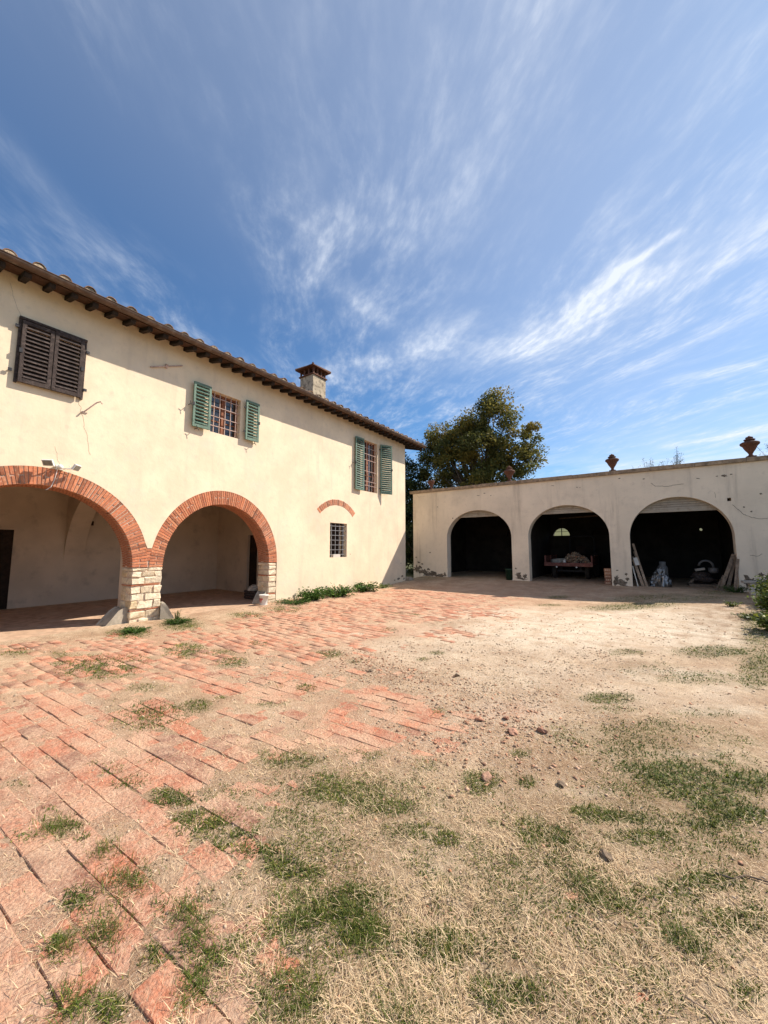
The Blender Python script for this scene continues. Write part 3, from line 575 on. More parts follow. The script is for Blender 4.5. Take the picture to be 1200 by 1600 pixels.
d = MB(); d.box(-13.82, -13.73, 2.38, 2.43, 0, 2.12); d.box(-13.82, -13.73, 1.25, 2.38, 2.072, 2.12); obj('door_frame', d, M['plaster_in'], dd)
mb = MB(); mb.box(-13.81, -13.775, 4.0, 4.12, 2.27, 2.40); obj('vent_hole', mb, M['wood_dark'], house)

# arch masonry: recessed mortar behind proud bricks
def arch_pt(A, th, t):
    rx = A['ri']+(A['ro']-A['ri'])*t; rz = A['zi']+(A['zo']-A['zi'])*t
    return (A['c']+rx*math.cos(th), A['zs']+rz*math.sin(th))
mm = MB(); soff = MB()
for A in ARCH:
    n = 56
    A_ = dict(A); A_['ri'] += .012; A_['zi'] += .012; A_['ro'] += .004; A_['zo'] += .004
    for i in range(n):
        t0, t1 = math.pi*i/n, math.pi*(i+1)/n
        q = [arch_pt(A_, t0, 0), arch_pt(A_, t1, 0), arch_pt(A_, t1, 1), arch_pt(A_, t0, 1)]
        mm.hexa([(WX-.5, *p) for p in q] + [(WX-.014, *p) for p in q])
    nv = 92
    for i in range(nv):
        g = .10*math.pi/nv
        t0, t1 = math.pi*i/nv+g, math.pi*(i+1)/nv-g
        spans = [(0, 1)] if i % 2 else ([(0, .475), (.525, 1)] if R.random() < .62 else [(0,1)])
        if A is ARCH[0] and t1 > math.pi*.74: continue
        for s0, s1 in spans:
            px_ = R.uniform(-.004, .006); ta = t0+R.uniform(-.002,.002); tb = t1+R.uniform(-.002,.002)
            q = [arch_pt(A, ta, s0+R.uniform(0,.02)), arch_pt(A, tb, s0+R.uniform(0,.02)), arch_pt(A, tb, s1-R.uniform(0,.02)), arch_pt(A, ta, s1-R.uniform(0,.02))]
            b = MB(); b.hexa([(WX-.13, *p) for p in q] + [(WX+px_, *p) for p in q])
            obj('brick', b, M['arch_brick'], house, bevel=.004, jitter=.0012)
        for r_ in range(3):
            x1_ = WX-.14-r_*.12; x0_ = x1_-.112 if r_ < 2 else WX-.5
            off = (math.pi/nv*.5) if r_ % 2 else 0
            q = [arch_pt(A, t0+off, 0), arch_pt(A, t1+off, 0), arch_pt(A, t1+off, .45), arch_pt(A, t0+off, .45)]
            if t1+off > math.pi: continue
            k = R.uniform(0, .004); q = [(a_, b_) for a_, b_ in q]
            soff.hexa([(x0_, *p) for p in q] + [(x1_, *p) for p in q])
# left half of the first arch, mostly out of frame
for i in range(68, 92):
    g = .10*math.pi/92; t0, t1 = math.pi*i/92+g, math.pi*(i+1)/92-g
    q = [arch_pt(ARCH[0], t0, 0), arch_pt(ARCH[0], t1, 0), arch_pt(ARCH[0], t1, 1), arch_pt(ARCH[0], t0, 1)]
    soff.hexa([(WX-.13, *p) for p in q] + [(WX+.001, *p) for p in q])
# masonry infill between the two rings over the pier
mm.box(WX-.5, WX-.016, 3.43, 4.03, 1.165, 1.58); mm.box(WX-.5, WX-.016, -.34, .26, 1.16, 1.3)
for k in range(6):
    z0 = 1.175 + k*.068
    ya = 3.725 - .11*((z0-1.17)/.41)**1.5*.9; yb = 3.745 + .07*((z0-1.17)/.41)
    if yb-ya > .04:
        b = MB(); b.box(WX-.12, WX+R.uniform(-.003,.003), ya+.006, yb-.006, z0, z0+.056); obj('brick', b, M['arch_brick'], house, bevel=.003)
obj('arch_mortar', mm, M['mortar'], house)
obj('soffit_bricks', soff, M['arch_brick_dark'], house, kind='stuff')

# stone piers
def pier(y0, y1, xb, xf, ztop, front_n, side=True):
    mm = MB(); mm.box(xb+.02, xf-.025, y0+.02, y1-.02, -.4, ztop-.004); obj('pier_core', mm, M['mortar'], house)
    z = -.12; k = 0
    hs = [.20, .16, .175, .15, .17, .145, .13]
    while z < ztop-.02:
        h = min(hs[k % 7], ztop-z-.006)
        if ztop-z-h < .06: h = ztop-z-.006
        def stone(ax, bx, ay, by, az, bz, m=M['stone'], nm='stone'):
            b = MB(); j = lambda: R.uniform(-.020, .016); az += R.uniform(-.008,.008); bz += R.uniform(-.012,.003)
            b.hexa([(ax+j(), ay+j()*.6, az), (bx+j(), ay+j()*.6, az), (bx+j(), by+j()*.6, az), (ax+j(), by+j()*.6, az),
                    (ax+j(), ay+j()*.6, bz), (bx+j(), ay+j()*.6, bz), (bx+j(), by+j()*.6, bz), (ax+j(), by+j()*.6, bz)])
            obj(nm, b, m, house, bevel=.014 if m is M['stone'] else .004, jitter=.011 if m is M['stone'] else .003)
        xm = xf-.26+R.uniform(-.04,.04)
        if front_n == 1: cuts = [y0, y1]
        else:
            cuts = [y0] + sorted(y0+(y1-y0)*(q+R.uniform(-.1,.1)) for q in ((.45,) if k % 2 else (.32,.68))) + [y1]
        for a, b2 in zip(cuts[:-1], cuts[1:]): stone(xm+.006, xf+.002, a+.006, b2-.006, z+.006, z+h-.006)
        stone(xb, xm-.006, y0+.004, (y0+y1)/2-.006 if front_n > 1 else y1-.004, z+.006, z+h-.006)
        if front_n > 1: stone(xb, xm-.006, (y0+y1)/2+.006, y1-.004, z+.006, z+h-.006)
        z += h
        if k in (1, 4) and z < ztop-.2:
            ys = y0; 
            while ys < y1-.05:
                w = min(.29, y1-ys); stone(xf-.14, xf-.002, ys+.006, ys+w-.006, z+.003, z+.032, M['arch_brick'], 'brick'); ys += w
            stone(xb, xf-.15, y0+.002, y1-.002, z+.003, z+.032, M['arch_brick'], 'brick')
            z += .036
        k += 1
pier(3.42, 4.04, WX-.5, WX, 1.16, 2)
pier(6.95, 7.23, WX-.5, WX-.003, 1.155, 1)
mm = MB(); mm.box(WX-.5, WX-.003, -.34, .28, -.35, 1.16); obj('far_pier', mm, M['stone'], house)

# relieving arch over the small window
def seg_arc(t, r_, yc=9.86, zc=1.92):
    a = rad(90+46*(1-2*t)); return (yc + r_*math.cos(a), zc + r_*math.sin(a))
mm = MB(); nb = 22
for i in range(nb):
    t0, t1 = i/nb, (i+1)/nb
    q = [seg_arc(t0, 1.20), seg_arc(t1, 1.20), seg_arc(t1, 1.40), seg_arc(t0, 1.40)]
    mm.hexa([(WX-.05, *p) for p in q] + [(WX+.003, *p) for p in q])
    q = [seg_arc(t0+.004, 1.20+R.uniform(-.01,.01)), seg_arc(t1-.004, 1.20+R.uniform(-.01,.01)), seg_arc(t1-.004, 1.40+R.uniform(-.01,.012)), seg_arc(t0+.004, 1.40+R.uniform(-.01,.012))]
    b = MB(); b.hexa([(WX-.05, *p) for p in q] + [(WX+.008, *p) for p in q]); obj('brick', b, M['arch_brick'], house, bevel=.003, jitter=.001)
obj('relieving_arch_mortar', mm, M['mortar'], house)

# windows
def window(y0, y1, z0, z1, kind):
    mm = MB(); xf = WX-.16
    w = .055
    for a, b, c, d in ((y0,y0+w,z0,z1),(y1-w,y1,z0,z1),(y0+w,y1-w,z0,z0+w),(y0+w,y1-w,z1-w,z1)): mm.box(xf-.06, xf, a, b, c, d)
    root = obj('window', mm, M['frame_brown'] if kind != 'dark' else M['iron_dark'], house)
    ym = (y0+y1)/2
    if kind != 'dark':
        b = MB(); b.box(xf-.05, xf+.015, ym-.05, ym+.05, z0+w, z1-w)
        for q in (.33, .66): 
            zz = z0+(z1-z0)*q; b.box(xf-.05, xf-.01, y0+w, ym-.05, zz-.014, zz+.014); b.box(xf-.05, xf-.01, ym+.05, y1-w, zz-.014, zz+.014)
        obj('mullion', b, M['frame_brown'], root)
        for a, c in ((y0+w, ym-.05), (ym+.05, y1-w)):
            b = MB(); b.box(xf-.04, xf-.034, a, c, z0+w, z1-w); obj('pane', b, M['glass'], root)
            b = MB(); b.box(xf-.12, xf-.115, a+.02, a+(c-a)*.55, z0+w, z1-w-.02); obj('curtain', b, M['curtain'], root)
        b = MB(); b.box(xf-.7, xf-.65, y0-.1, y1+.1, z0-.1, z1+.1); obj('room_dark', b, M['door'], root)
    else:
        b = MB(); b.box(xf-.30, xf-.2, y0-.05, y1+.05, z0-.05, z1+.05); obj('inner_shutter', b, M['door'], root)
    xg = WX-.07 if kind == 'dark' else WX-.05
    bm = M['iron_grey'] if kind == 'dark' else M['iron_pale']
    ny_ = {'upper':5, 'tall':5, 'dark':4}[kind]
    if kind == 'dark': hz = [z0+(z1-z0)*q for q in (.08,.22,.36,.50,.64,.78,.91)]
    elif kind == 'upper': hz = [z0+(z1-z0)*q for q in (.17,.40,.64,.86)]
    else: hz = [z0+(z1-z0)*q for q in (.12,.20,.40,.62,.74,.86)]
    for k in range(ny_):
        y = y0+(y1-y0)*(k+.7)/(ny_+.4)
        b = MB()
        if kind == 'tall':
            za, zb_ = z0+(z1-z0)*.20, z0+(z1-z0)*.40
            pts = [(xg, y, z0)] + [(xg, y+.045*math.sin(math.pi*q/8)*(1 if k % 2 else -1), za+(zb_-za)*q/8) for q in range(9)] + [(xg, y, z1)]
            b.tube(pts, .009, 5)
        else: b.bar((xg, y, z0), (xg, y, z1), .016)
        obj('bar', b, bm, root)
    for z in hz:
        b = MB(); b.bar((xg+.012, y0, z), (xg+.012, y1, z), .018, .016); obj('bar', b, bm, root)
    return root
window(5.0, 5.85, 4.58, 5.68, 'upper')
window(11.30, 12.30, 3.84, 5.92, 'tall')
window(9.5, 10.4, 1.25, 2.475, 'dark')
b = MB(); b.box(WX-.34, WX-.30, 1.3, 2.4, 4.5, 5.75); obj('dark_backing_panel', b, M['door'], house)  # added dark panel standing in for the unlit room behind the closed slats
b = MB(); b.box(WX-.13, WX-.03, 9.72, 10.08, 1.252, 1.36); obj('sill_brick', b, M['white_block'], house)

def shutter(hx, hy, ox, oy, z0, z1, nsl, mf, ms, label=None, th=.04, open_back=True):
    """louvred leaf from its hinge edge (hx,hy) to its outer edge (ox,oy)"""
    A = Vector((hx, hy, 0)); B = Vector((ox, oy, 0)); d = (B-A); L = d.length; d.normalize(); nrm = Vector((-d.y, d.x, 0))
    if nrm.x < 0: nrm = -nrm
    def bx(mb, s0, s1, q0, q1, t0=-th/2, t1=th/2):
        c = A + d*((s0+s1)/2) + Vector((0,0,(q0+q1)/2)) + nrm*((t0+t1)/2)
        mb.obox(c, d*((s1-s0)/2), nrm*((t1-t0)/2), Vector((0,0,(q1-q0)/2)))
    mb = MB(); w = .06
    bx(mb, 0, w, z0, z1); bx(mb, L-w, L, z0, z1); bx(mb, w, L-w, z0, z0+.09); bx(mb, w, L-w, z1-.07, z1)
    root = obj('shutter', mb, mf, house, bevel=.004)
    if label: root['label'] = label
    zz0, zz1 = z0+.09, z1-.07
    for k in range(nsl):
        zc = zz0+(zz1-zz0)*(k+.5)/nsl; h = (zz1-zz0)/nsl
        m2 = MB(); c = A + d*(L/2) + Vector((0,0,zc + R.uniform(-.002,.002)))
        u = (Vector((0,0,1))*.80 + nrm*-.60 ).normalized(); v = d.cross(u).normalized()
        m2.obox(c, d*((L-2*w)/2-.001), u*(h*.60), v*.005)
        obj('slat', m2, ms, root)
    m2 = MB(); bx(m2, L-.03, L+.015, (z0+z1)/2-.04, (z0+z1)/2+.04, th/2-.01, th/2+.012); bx(m2, -.04, .03, z0+.2, z0+.24, -.03, .005); bx(m2, -.04, .03, z1-.24, z1-.2, -.03, .005)
    obj('hinge', m2, M['iron_dark'], root)
    # the wall hook that keeps the leaf open
    return root
shutter(-8.93, 1.845, -8.93, 1.40, 4.53, 5.68, 13, M['shutter_dark'], M['shutter_dark'], 'closed dark weathered shutter leaf')
shutter(-8.93, 1.855, -8.93, 2.30, 4.53, 5.70, 13, M['shutter_dark'], M['shutter_dark'], 'closed dark weathered shutter leaf')
fr = MB(); fr.box(-9.0+.001, -8.955, 1.36, 1.40, 4.52, 5.72); fr.box(-8.999, -8.955, 2.305, 2.345, 4.52, 5.72); fr.box(-8.999, -8.93, 1.36, 2.345, 5.70+.003, 5.745)
obj('shutter_frame', fr, M['shutter_dark'], house)
for (yy, zz) in ((1.34, 5.55), (1.30, 4.72), (2.37, 5.50), (2.37, 4.72), (.97, 4.55)):
    h = MB(); h.bar((WX, yy, zz), (WX+.05, yy, zz), .018); h.bar((WX+.05, yy-.025, zz), (WX+.05, yy+.025, zz), .02, .05); obj('shutter_hook', h, M['iron_dark'], house)
shutter(-8.90, 4.935, -8.91, 4.49, 4.57, 5.71, 11, M['shutter_edge'], M['shutter_green'])
shutter(-8.90, 5.955, -8.90, 6.39, 4.59, 5.72, 11, M['shutter_edge'], M['shutter_green'])
shutter(-8.90, 11.27, -8.92, 10.77, 3.82, 5.90, 22, M['shutter_edge'], M['shutter_green'])
shutter(-8.94, 12.44, -8.70, 12.96, 3.84, 5.95, 22, M['shutter_edge'], M['shutter_green'], 'green shutter leaf standing away from the wall')
for (yy, zz) in ((4.60, 4.53), (6.25, 4.53), (4.42, 5.1), (10.70, 4.85)):
    h = MB(); h.tube([(WX, yy, zz), (WX+.14, yy, zz), (WX+.15, yy+.03, zz-.05)], .009, 5); h.tube([(WX+.13, yy, zz), (WX+.15, yy-.03, zz+.06)], .008, 5); obj('shutter_hook', h, M['iron_dark'], house)

# eaves: rafters, soffit, gutter, tiles
EX = -8.55
slope = .25
for k in range(60):
    y = 1.02 + .326*(k-16)
    if y > 15.35: break
    b = MB(); w = .050 + R.uniform(-.005,.005)
    za, zb_ = 6.285 + R.uniform(-.008,.008), 6.37
    b.hexa([(-9.3, y-w, za+.75*slope), (EX, y-w, za), (EX, y+w, za), (-9.3, y+w, za+.75*slope), (-9.3, y-w, zb_+.75*slope), (EX+.03, y-w, zb_), (EX+.03, y+w, zb_), (-9.3, y+w, zb_+.75*slope)])
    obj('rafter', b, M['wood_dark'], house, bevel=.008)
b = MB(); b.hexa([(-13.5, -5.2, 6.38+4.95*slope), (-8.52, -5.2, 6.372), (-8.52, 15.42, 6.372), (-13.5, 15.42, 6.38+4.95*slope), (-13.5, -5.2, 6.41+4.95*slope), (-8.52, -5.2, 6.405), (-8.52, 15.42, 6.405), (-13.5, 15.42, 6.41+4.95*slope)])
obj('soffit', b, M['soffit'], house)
b = MB(); b.hexa([(-18.6, -5.2, 6.38), (-13.5, -5.2, 7.62), (-13.5, 15.42, 7.62), (-18.6, 15.42, 6.38), (-18.6, -5.2, 6.43), (-13.5, -5.2, 7.66), (-13.5, 15.42, 7.66), (-18.6, 15.42, 6.43)])
obj('rear_roof', b, M['tile'], house)
b = MB()
for s in (15.36, 15.40): pass
b.hexa([(-13.5, 15.30, 7.50), (-8.56, 15.30, 6.25), (-8.56, 15.40, 6.25), (-13.5, 15.40, 7.50), (-13.5, 15.30, 7.62), (-8.56, 15.30, 6.37), (-8.56, 15.40, 6.37), (-13.5, 15.40, 7.62)])
obj('verge_board', b, M['wood_dark'], house)
g = MB(); n = 9; xs, zs_, rg_ = -8.462, 6.462, .082
for y0_, y1_ in ((-5.2, 15.48),):
    ring = [(xs+rg_*math.cos(math.pi+math.pi*k/n), zs_+rg_*math.sin(math.pi+math.pi*k/n)) for k in range(n+1)]
    ring2 = [(xs+(rg_-.006)*math.cos(2*math.pi-math.pi*k/n), zs_+(rg_-.006)*math.sin(2*math.pi-math.pi*k/n)) for k in range(n+1)]
    lp = ring + [(xs+rg_+.004, zs_+.008)] + ring2
    m_ = len(lp)
    g.add([(a, y0_, b_) for a, b_ in lp]+[(a, y1_, b_) for a, b_ in lp], [(i, (i+1)%m_, m_+(i+1)%m_, m_+i) for i in range(m_)]+[tuple(range(m_)), tuple(range(m_, 2*m_))])
g.tube([(xs+rg_, -5.2, zs_+.004), (xs+rg_, 15.48, zs_+.004)], .011, 6)
gut = obj('gutter', g, M['gutter'], house)
for yj in (1.98+.0, 3.9, 6.0, 8.1, 9.3, 11.2, 13.2):
    g = MB(); r2 = rg_+.006
    ring = [(xs+r2*math.cos(math.pi+math.pi*k/n), zs_+r2*math.sin(math.pi+math.pi*k/n)) for k in range(n+1)]
    ring += [(xs+(r2-.004)*math.cos(2*math.pi-math.pi*k/n), zs_+(r2-.004)*math.sin(2*math.pi-math.pi*k/n)) for k in range(n+1)]
    m_ = len(ring)
    g.add([(a, yj-.02, b_) for a, b_ in ring]+[(a, yj+.02, b_) for a, b_ in ring], [(i, (i+1)%m_, m_+(i+1)%m_, m_+i) for i in range(m_)]+[tuple(range(m_)), tuple(range(m_, 2*m_))])
    obj('gutter_joint', g, M['gutter'], gut)
def coppo(y, x0, x1, r0, r1, z0, z1, n=7, plug=False):
    mb = MB(); t = .014
    for x, r_, z in ((x0, r0, z0), (x1, r1, z1)):
        mb.v += [(x, y+r_*math.cos(math.pi*k/n), z+r_*math.sin(math.pi*k/n)) for k in range(n+1)]
        mb.v += [(x, y+(r_-t)*math.cos(math.pi*k/n), z+(r_-t)*math.sin(math.pi*k/n)) for k in range(n+1)]
    a = n+1
    for k in range(n):
        mb.f.append((k, k+1, 2*a+k+1, 2*a+k)); mb.f.append((a+k+1, a+k, 3*a+k, 3*a+k+1)); mb.f.append((a+k, a+k+1, k+1, k))
    mb.f += [(0, 2*a, 3*a, a), (n, a+n, 3*a+n, 2*a+n)]
    return mb
TY = [1.11 + .3635*(k-17) for k in range(57)]
rows = MB()
def rz(x): return 6.425 + (-8.52-x)*slope
for y in TY:
    if y > 15.3: break
    yj = y + R.uniform(-.012,.012); r0 = .098 + R.uniform(-.006,.006)
    tl = obj('tile', coppo(yj, -8.475+R.uniform(-.012,.012), -8.92, r0, r0-.02, rz(-8.475)+.095+R.uniform(-.008,.014), rz(-8.92)+.12), M['tile'], house)
    p = MB(); nn = 7; zc = rz(-8.50)+.095
    p.v += [(-8.495, yj+(r0-.016)*math.cos(math.pi*k/nn), zc+(r0-.016)*math.sin(math.pi*k/nn)) for k in range(nn+1)] + [(-8.56, yj+(r0-.016)*math.cos(math.pi*k/nn), zc+(r0-.016)*math.sin(math.pi*k/nn)) for k in range(nn+1)]
    p.f = [tuple(range(nn+1)), tuple(range(nn+1, 2*nn+2))]
    obj('mortar_plug', p, M['tile_mortar'], tl, jitter=.006)
    # pan tile between two cover tiles
    pm = MB()
    for kx in range(13):
        xa = -8.50 - kx*.38; xb_ = xa-.42
        if kx > 0:
            q = coppo(yj+R.uniform(-.006,.006), xa, xb_, .095, .08, rz(xa)+.095, rz(xb_)+.095, 5); rows.add(q.v, q.f)
        yc_ = yj + .182
        m5 = 5
        for x, r_ in ((xa+.03, .10), (xb_, .085)):
            rows.v += [(x, yc_+r_*math.cos(math.pi+math.pi*k/m5), rz(x)+.095+r_*.8*math.sin(math.pi+math.pi*k/m5)) for k in range(m5+1)]
        o_ = len(rows.v)-2*(m5+1)
        rows.f += [(o_+k, o_+k+1, o_+m5+1+k+1, o_+m5+1+k) for k in range(m5)]
obj('roof_tile_rows', rows, M['tile'], house, kind='stuff')

# chimney
ch = MB(); ch.box(-11.35, -10.6, 10.08, 10.80, 6.9, 8.60)
cho = obj('chimney', ch, mat('chimney_plaster', (.50,.42,.31), .95, .15, 5, .3, 14, dirt=(.16,.13,.10), dirt_amt=.8, dirt_scale=6, streak=((.12,.10,.08), .6, 6), dirt_rng=(.48,.62)), house)
ch = MB(); ch.box(-11.40, -10.55, 10.03, 10.85, 8.602, 8.65); obj('chimney_ledge', ch, M['terracotta'], cho)
ch = MB()
for (yy, xx) in [(10.11+.21*k, -10.61) for k in range(4)] + [(10.11+.21*k, -11.34) for k in range(4)] + [(10.09, -10.61-.243*k) for k in (1,2)] + [(10.76, -10.61-.243*k) for k in (1,2)]:
    b = MB(); b.box(xx-.03, xx+.03, yy-.03, yy+.03, 8.652, 8.90); obj('brick_post', b, M['terracotta'], cho)
ch = MB(); ch.box(-11.10, -10.85, 10.30, 10.56, 8.652, 8.90); obj('flue', ch, M['door'], cho)
ch = MB(); cx_, cy_ = -10.975, 10.44
for (hw, z0_, z1_, hw2) in ((.52, 8.902, 8.94, .52),):
    ch.box(cx_-hw, cx_+hw, cy_-hw, cy_+hw, z0_, z1_)
ch.add([(cx_-.52,cy_-.52,8.942),(cx_+.52,cy_-.52,8.942),(cx_+.52,cy_+.52,8.942),(cx_-.52,cy_+.52,8.942),(cx_,cy_,9.22)], [(0,1,4),(1,2,4),(2,3,4),(3,0,4)])
obj('chimney_roof', ch, M['terracotta'], cho)
ch = MB()
for sx in (-1,1):
    for sy in (-1,1): ch.tube([(cx_+sx*.52, cy_+sy*.52, 8.95), (cx_, cy_, 9.24)], [.04,.05], 6)
obj('ridge_tile', ch, M['tile'], cho)

# plaster cracks and bare patches: thin strips proud of the plaster
def crack(parent, pts, w, m, name='crack'):
    b = MB()
    for a, c in zip(pts[:-1], pts[1:]): b.bar(a, c, w)
    return obj(name, b, m, parent)
M['crack'] = mat('crack_grit', (.33,.26,.19), .95, .3, 30, 0)  # gritty brown of the crack lines, wear in the plaster
def wiggle(p0, p1, n, amp, fix):
    p0 = Vector(p0); p1 = Vector(p1); out = []
    for i in range(n+1):
        p = p0.lerp(p1, i/n)
        if 0 < i < n:
            q = Vector((R.uniform(-amp,amp), R.uniform(-amp,amp), R.uniform(-amp,amp)))
            q[fix] = 0; p = p + q
        out.append(p)
    return out
crack(house, wiggle((WX+.0005, 2.30, 4.50), (WX+.0005, 2.55, 3.45), 14, .018, 0), .0035, M['crack'])
crack(house, wiggle((WX+.0005, 2.0, 3.5), (WX+.0005, 2.1, 3.12), 6, .012, 0), .003, M['crack'])
crack(house, wiggle((WX+.0005, 1.2, 6.3), (WX+.0005, 1.38, 5.75), 8, .015, 0), .003, M['crack'])
def patch(parent, c, ra, rb, ang, axis, name='bare_patch', m=None, n=26, th=.004):
    """an irregular bare area, raised rim included; axis = normal axis of the wall"""
    pts = []
    for k in range(n):
        a = 2*math.pi*k/n; r_ = R.uniform(.42, 1.2)
        u = ra*r_*math.cos(a); v = rb*r_*math.sin(a)
        pts.append((u*math.cos(ang)-v*math.sin(ang), u*math.sin(ang)+v*math.cos(ang)))
    b = MB()
    if axis == 'x': b.add([(c[0]+th, c[1], c[2])] + [(c[0], c[1]+u, c[2]+v) for u, v in pts], [(0, 1+k, 1+(k+1)%n) for k in range(n)])
    else: b.add([(c[0], c[1]-th, c[2])] + [(c[0]+u, c[1], c[2]+v) for u, v in pts], [(0, 1+(k+1)%n, 1+k) for k in range(n)])
    return obj(name, b, m or M['rubble_patch'], parent)
for (y, z, a, b_) in ((13.9, .22, .12, .05), (14.2, .32, .10, .05), (13.6, .18, .06, .03), (14.1, .9, .03, .02), (14.35, .2, .08, .05), (9.9, .2, .10, .02), (10.6, 1.9-.55, .02, .02)):
    patch(house, (WX+.002, y, z), a, b_, R.uniform(-.4,.4), 'x')

# corner stones and small fittings on the house
b = MB(); b.bar((WX+.03, 3.52, 5.69), (WX+.03, 4.22, 6.01), .024); b.bar((WX+.005, 3.86, 5.80), (WX+.05, 3.86, 5.89), .05, .04)
o = obj('iron_rod', b, M['iron_pale']); tag(o, 'pale iron rod fixed slantwise to the wall just under the eaves', 'iron rod')
b = MB(); b.tube([(WX, 2.36, 4.28), (WX+.05, 2.36, 4.25), (WX+.09, 2.42, 4.33), (WX+.14, 2.55, 4.50), (WX+.17, 2.60, 4.53), (WX+.15, 2.64, 4.50)], .014, 6)
o = obj('wall_hook', b, M['iron_pale']); tag(o, 'curved iron hook on the wall below the closed dark shutters', 'hook')

# floodlights above the left arch
def floodlight(y, z, yaw, pitch, label):
    t = thing('floodlight', label, 'floodlight', (WX, y, z), 'floodlights over the left arch')
    mtx = Matrix.Translation((.19, yaw*.05, 0)) @ Matrix.Rotation(yaw, 4, 'Z') @ Matrix.Rotation(pitch, 4, 'Y')
    def ob(nm, mb, m):
        mb.v = [tuple(mtx @ Vector(p)) for p in mb.v]; return obj(nm, mb, m, t, world=False, bevel=.003)
    b = MB(); b.box(-.018, .018, -.085, .085, -.06, .06); ob('lamp_body', b, M['white_plastic'])
    b = MB(); b.box(.019, .023, -.072, .072, -.048, .048); ob('lamp_glass', b, M['lens_grey'])
    b = MB(); b.tube([(0, -yaw*.14, -.02), (.10, -yaw*.10, -.03), (.17, yaw*.03, -.02)], .012, 6); obj('arm', b, M['white_plastic'], t, world=False)
    return t
floodlight(1.92, 3.14, -.75, .62, 'square white floodlight, left one of the pair above the left brick arch')
floodlight(2.26, 3.12, .75, .55, 'square white floodlight, right one of the pair above the left brick arch')
t = thing('motion_sensor', 'round white motion sensor between the two floodlights', 'sensor', (WX, 2.08, 3.12))
b = MB(); b.box(0, .05, -.05, .05, -.06, .03); obj('mount', b, M['white_plastic'], t, world=False, bevel=.005)
b = MB(); b.tube([(.05,0,0),(.09,0,-.01),(.13,0,-.02),(.15,0,-.025)], [.03,.045,.04,.02], 12); obj('lens', b, M['white_plastic'], t, world=False, smooth=True)
b = MB(); b.tube([(WX+.05, 2.06, 3.09), (WX+.06, 2.04, 2.98), (WX+.03, 2.03, 2.86), (WX+.02, 1.99, 2.72), (WX-.02, 1.93, 2.66)], .005, 5); b.tube([(WX+.02, 2.15, 3.1), (WX+.08, 2.2, 3.02), (WX+.05, 2.3, 3.06), (WX+.1, 2.2, 3.18)], .005, 5)
o = obj('cable', b, M['white_plastic']); tag(o, 'thin white cable hanging from the sensor over the arch bricks', 'cable')

# kerb stones leaning at the piers
def kerb(name, label, base, dirx, h, w, d, group):
    """rounded wedge of stone: tall at the pier, sloping down outwards (dirx = outward direction)"""
    t = Vector((dirx[0], dirx[1], 0)).normalized(); s = Vector((-t.y, t.x, 0)); B = Vector(base)
    prof = [(0, -.1), (0, h), (d*.18, h*1.02), (d*.42, h*.86), (d*.7, h*.45), (d, 0), (d*1.02, -.1)]
    mb = MB(); n = len(prof)
    for q in (-w/2, w/2):
        mb.v += [tuple(B + t*a + s*q + Vector((0,0,b_))) for a, b_ in prof]
    mb.f = [tuple(range(n)), tuple(range(2*n-1, n-1, -1))] + [(i, (i+1)%n, n+(i+1)%n, n+i) for i in range(n)]
    o = obj(name, mb, M['kerbstone'], bevel=.02, jitter=.008); tag(o, label, 'kerb stone', group); return o
G = 'worn kerb stones guarding the arch piers'
kerb('kerbstone', 'big grey kerb stone leaning on the left side of the stone pier', (-9.27, 3.40, 0), (.12, -1), .30, .36, .38, G)
kerb('kerbstone', 'grey kerb stone on the right side of the stone pier', (-9.02, 4.05, 0), (.3, 1), .34, .34, .24, G)
kerb('kerbstone', 'kerb stone leaning in the right arch beside the white bucket', (-9.2, 6.94, 0), (.2, -1), .30, .30, .26, G)
kerb('kerbstone', 'low grey kerb stone at the far corner of the farmhouse', (-9.0, 14.52, 0), (.15, 1), .26, .42, .45, G)

# bucket
t = thing('bucket', 'white plastic bucket with a red label beside the right arch jamb', 'bucket', (-8.80, 6.66, ground_low(-8.8, 6.66).item()))
b = MB(); b.lathe([(.098,0),(.118,.25),(.124,.25),(.126,.285),(.118,.287),(.116,.26),(.112,.25),(.094,.01)], n=28, cap=False); b.lathe([(.001,.006),(.097,.006)], n=28, cap=False); obj('pail', b, M['white_plastic'], t, world=False, smooth=True)
b = MB(); b.lathe([(.119,.262),(.131,.262),(.131,.288),(.118,.288)], n=28, cap=False); b.lathe([(.001,.283),(.118,.287)], n=28, cap=False); obj('lid', b, M['white_plastic'], t, world=False)
def wrap(a0, a1, z0, z1, off=.0015, n=8):
    mb = MB()
    for i in range(n+1):
        a = a0+(a1-a0)*i/n
        for z in (z0, z1):
            r_ = .098 + .02*z/.25 + off; mb.v.append((r_*math.cos(a), r_*math.sin(a), z))
    mb.f = [(2*i, 2*i+2, 2*i+3, 2*i+1) for i in range(n)]; return mb
b = wrap(rad(-130), rad(-50), .155, .195); q = wrap(rad(-112), rad(-98), .09, .15); b.add(q.v, q.f); q = wrap(rad(-86), rad(-72), .07, .15); b.add(q.v, q.f); q = wrap(rad(-130), rad(-60), .125, .14); b.add(q.v, q.f)
obj('red_label', b, M['red_print'], t, world=False)

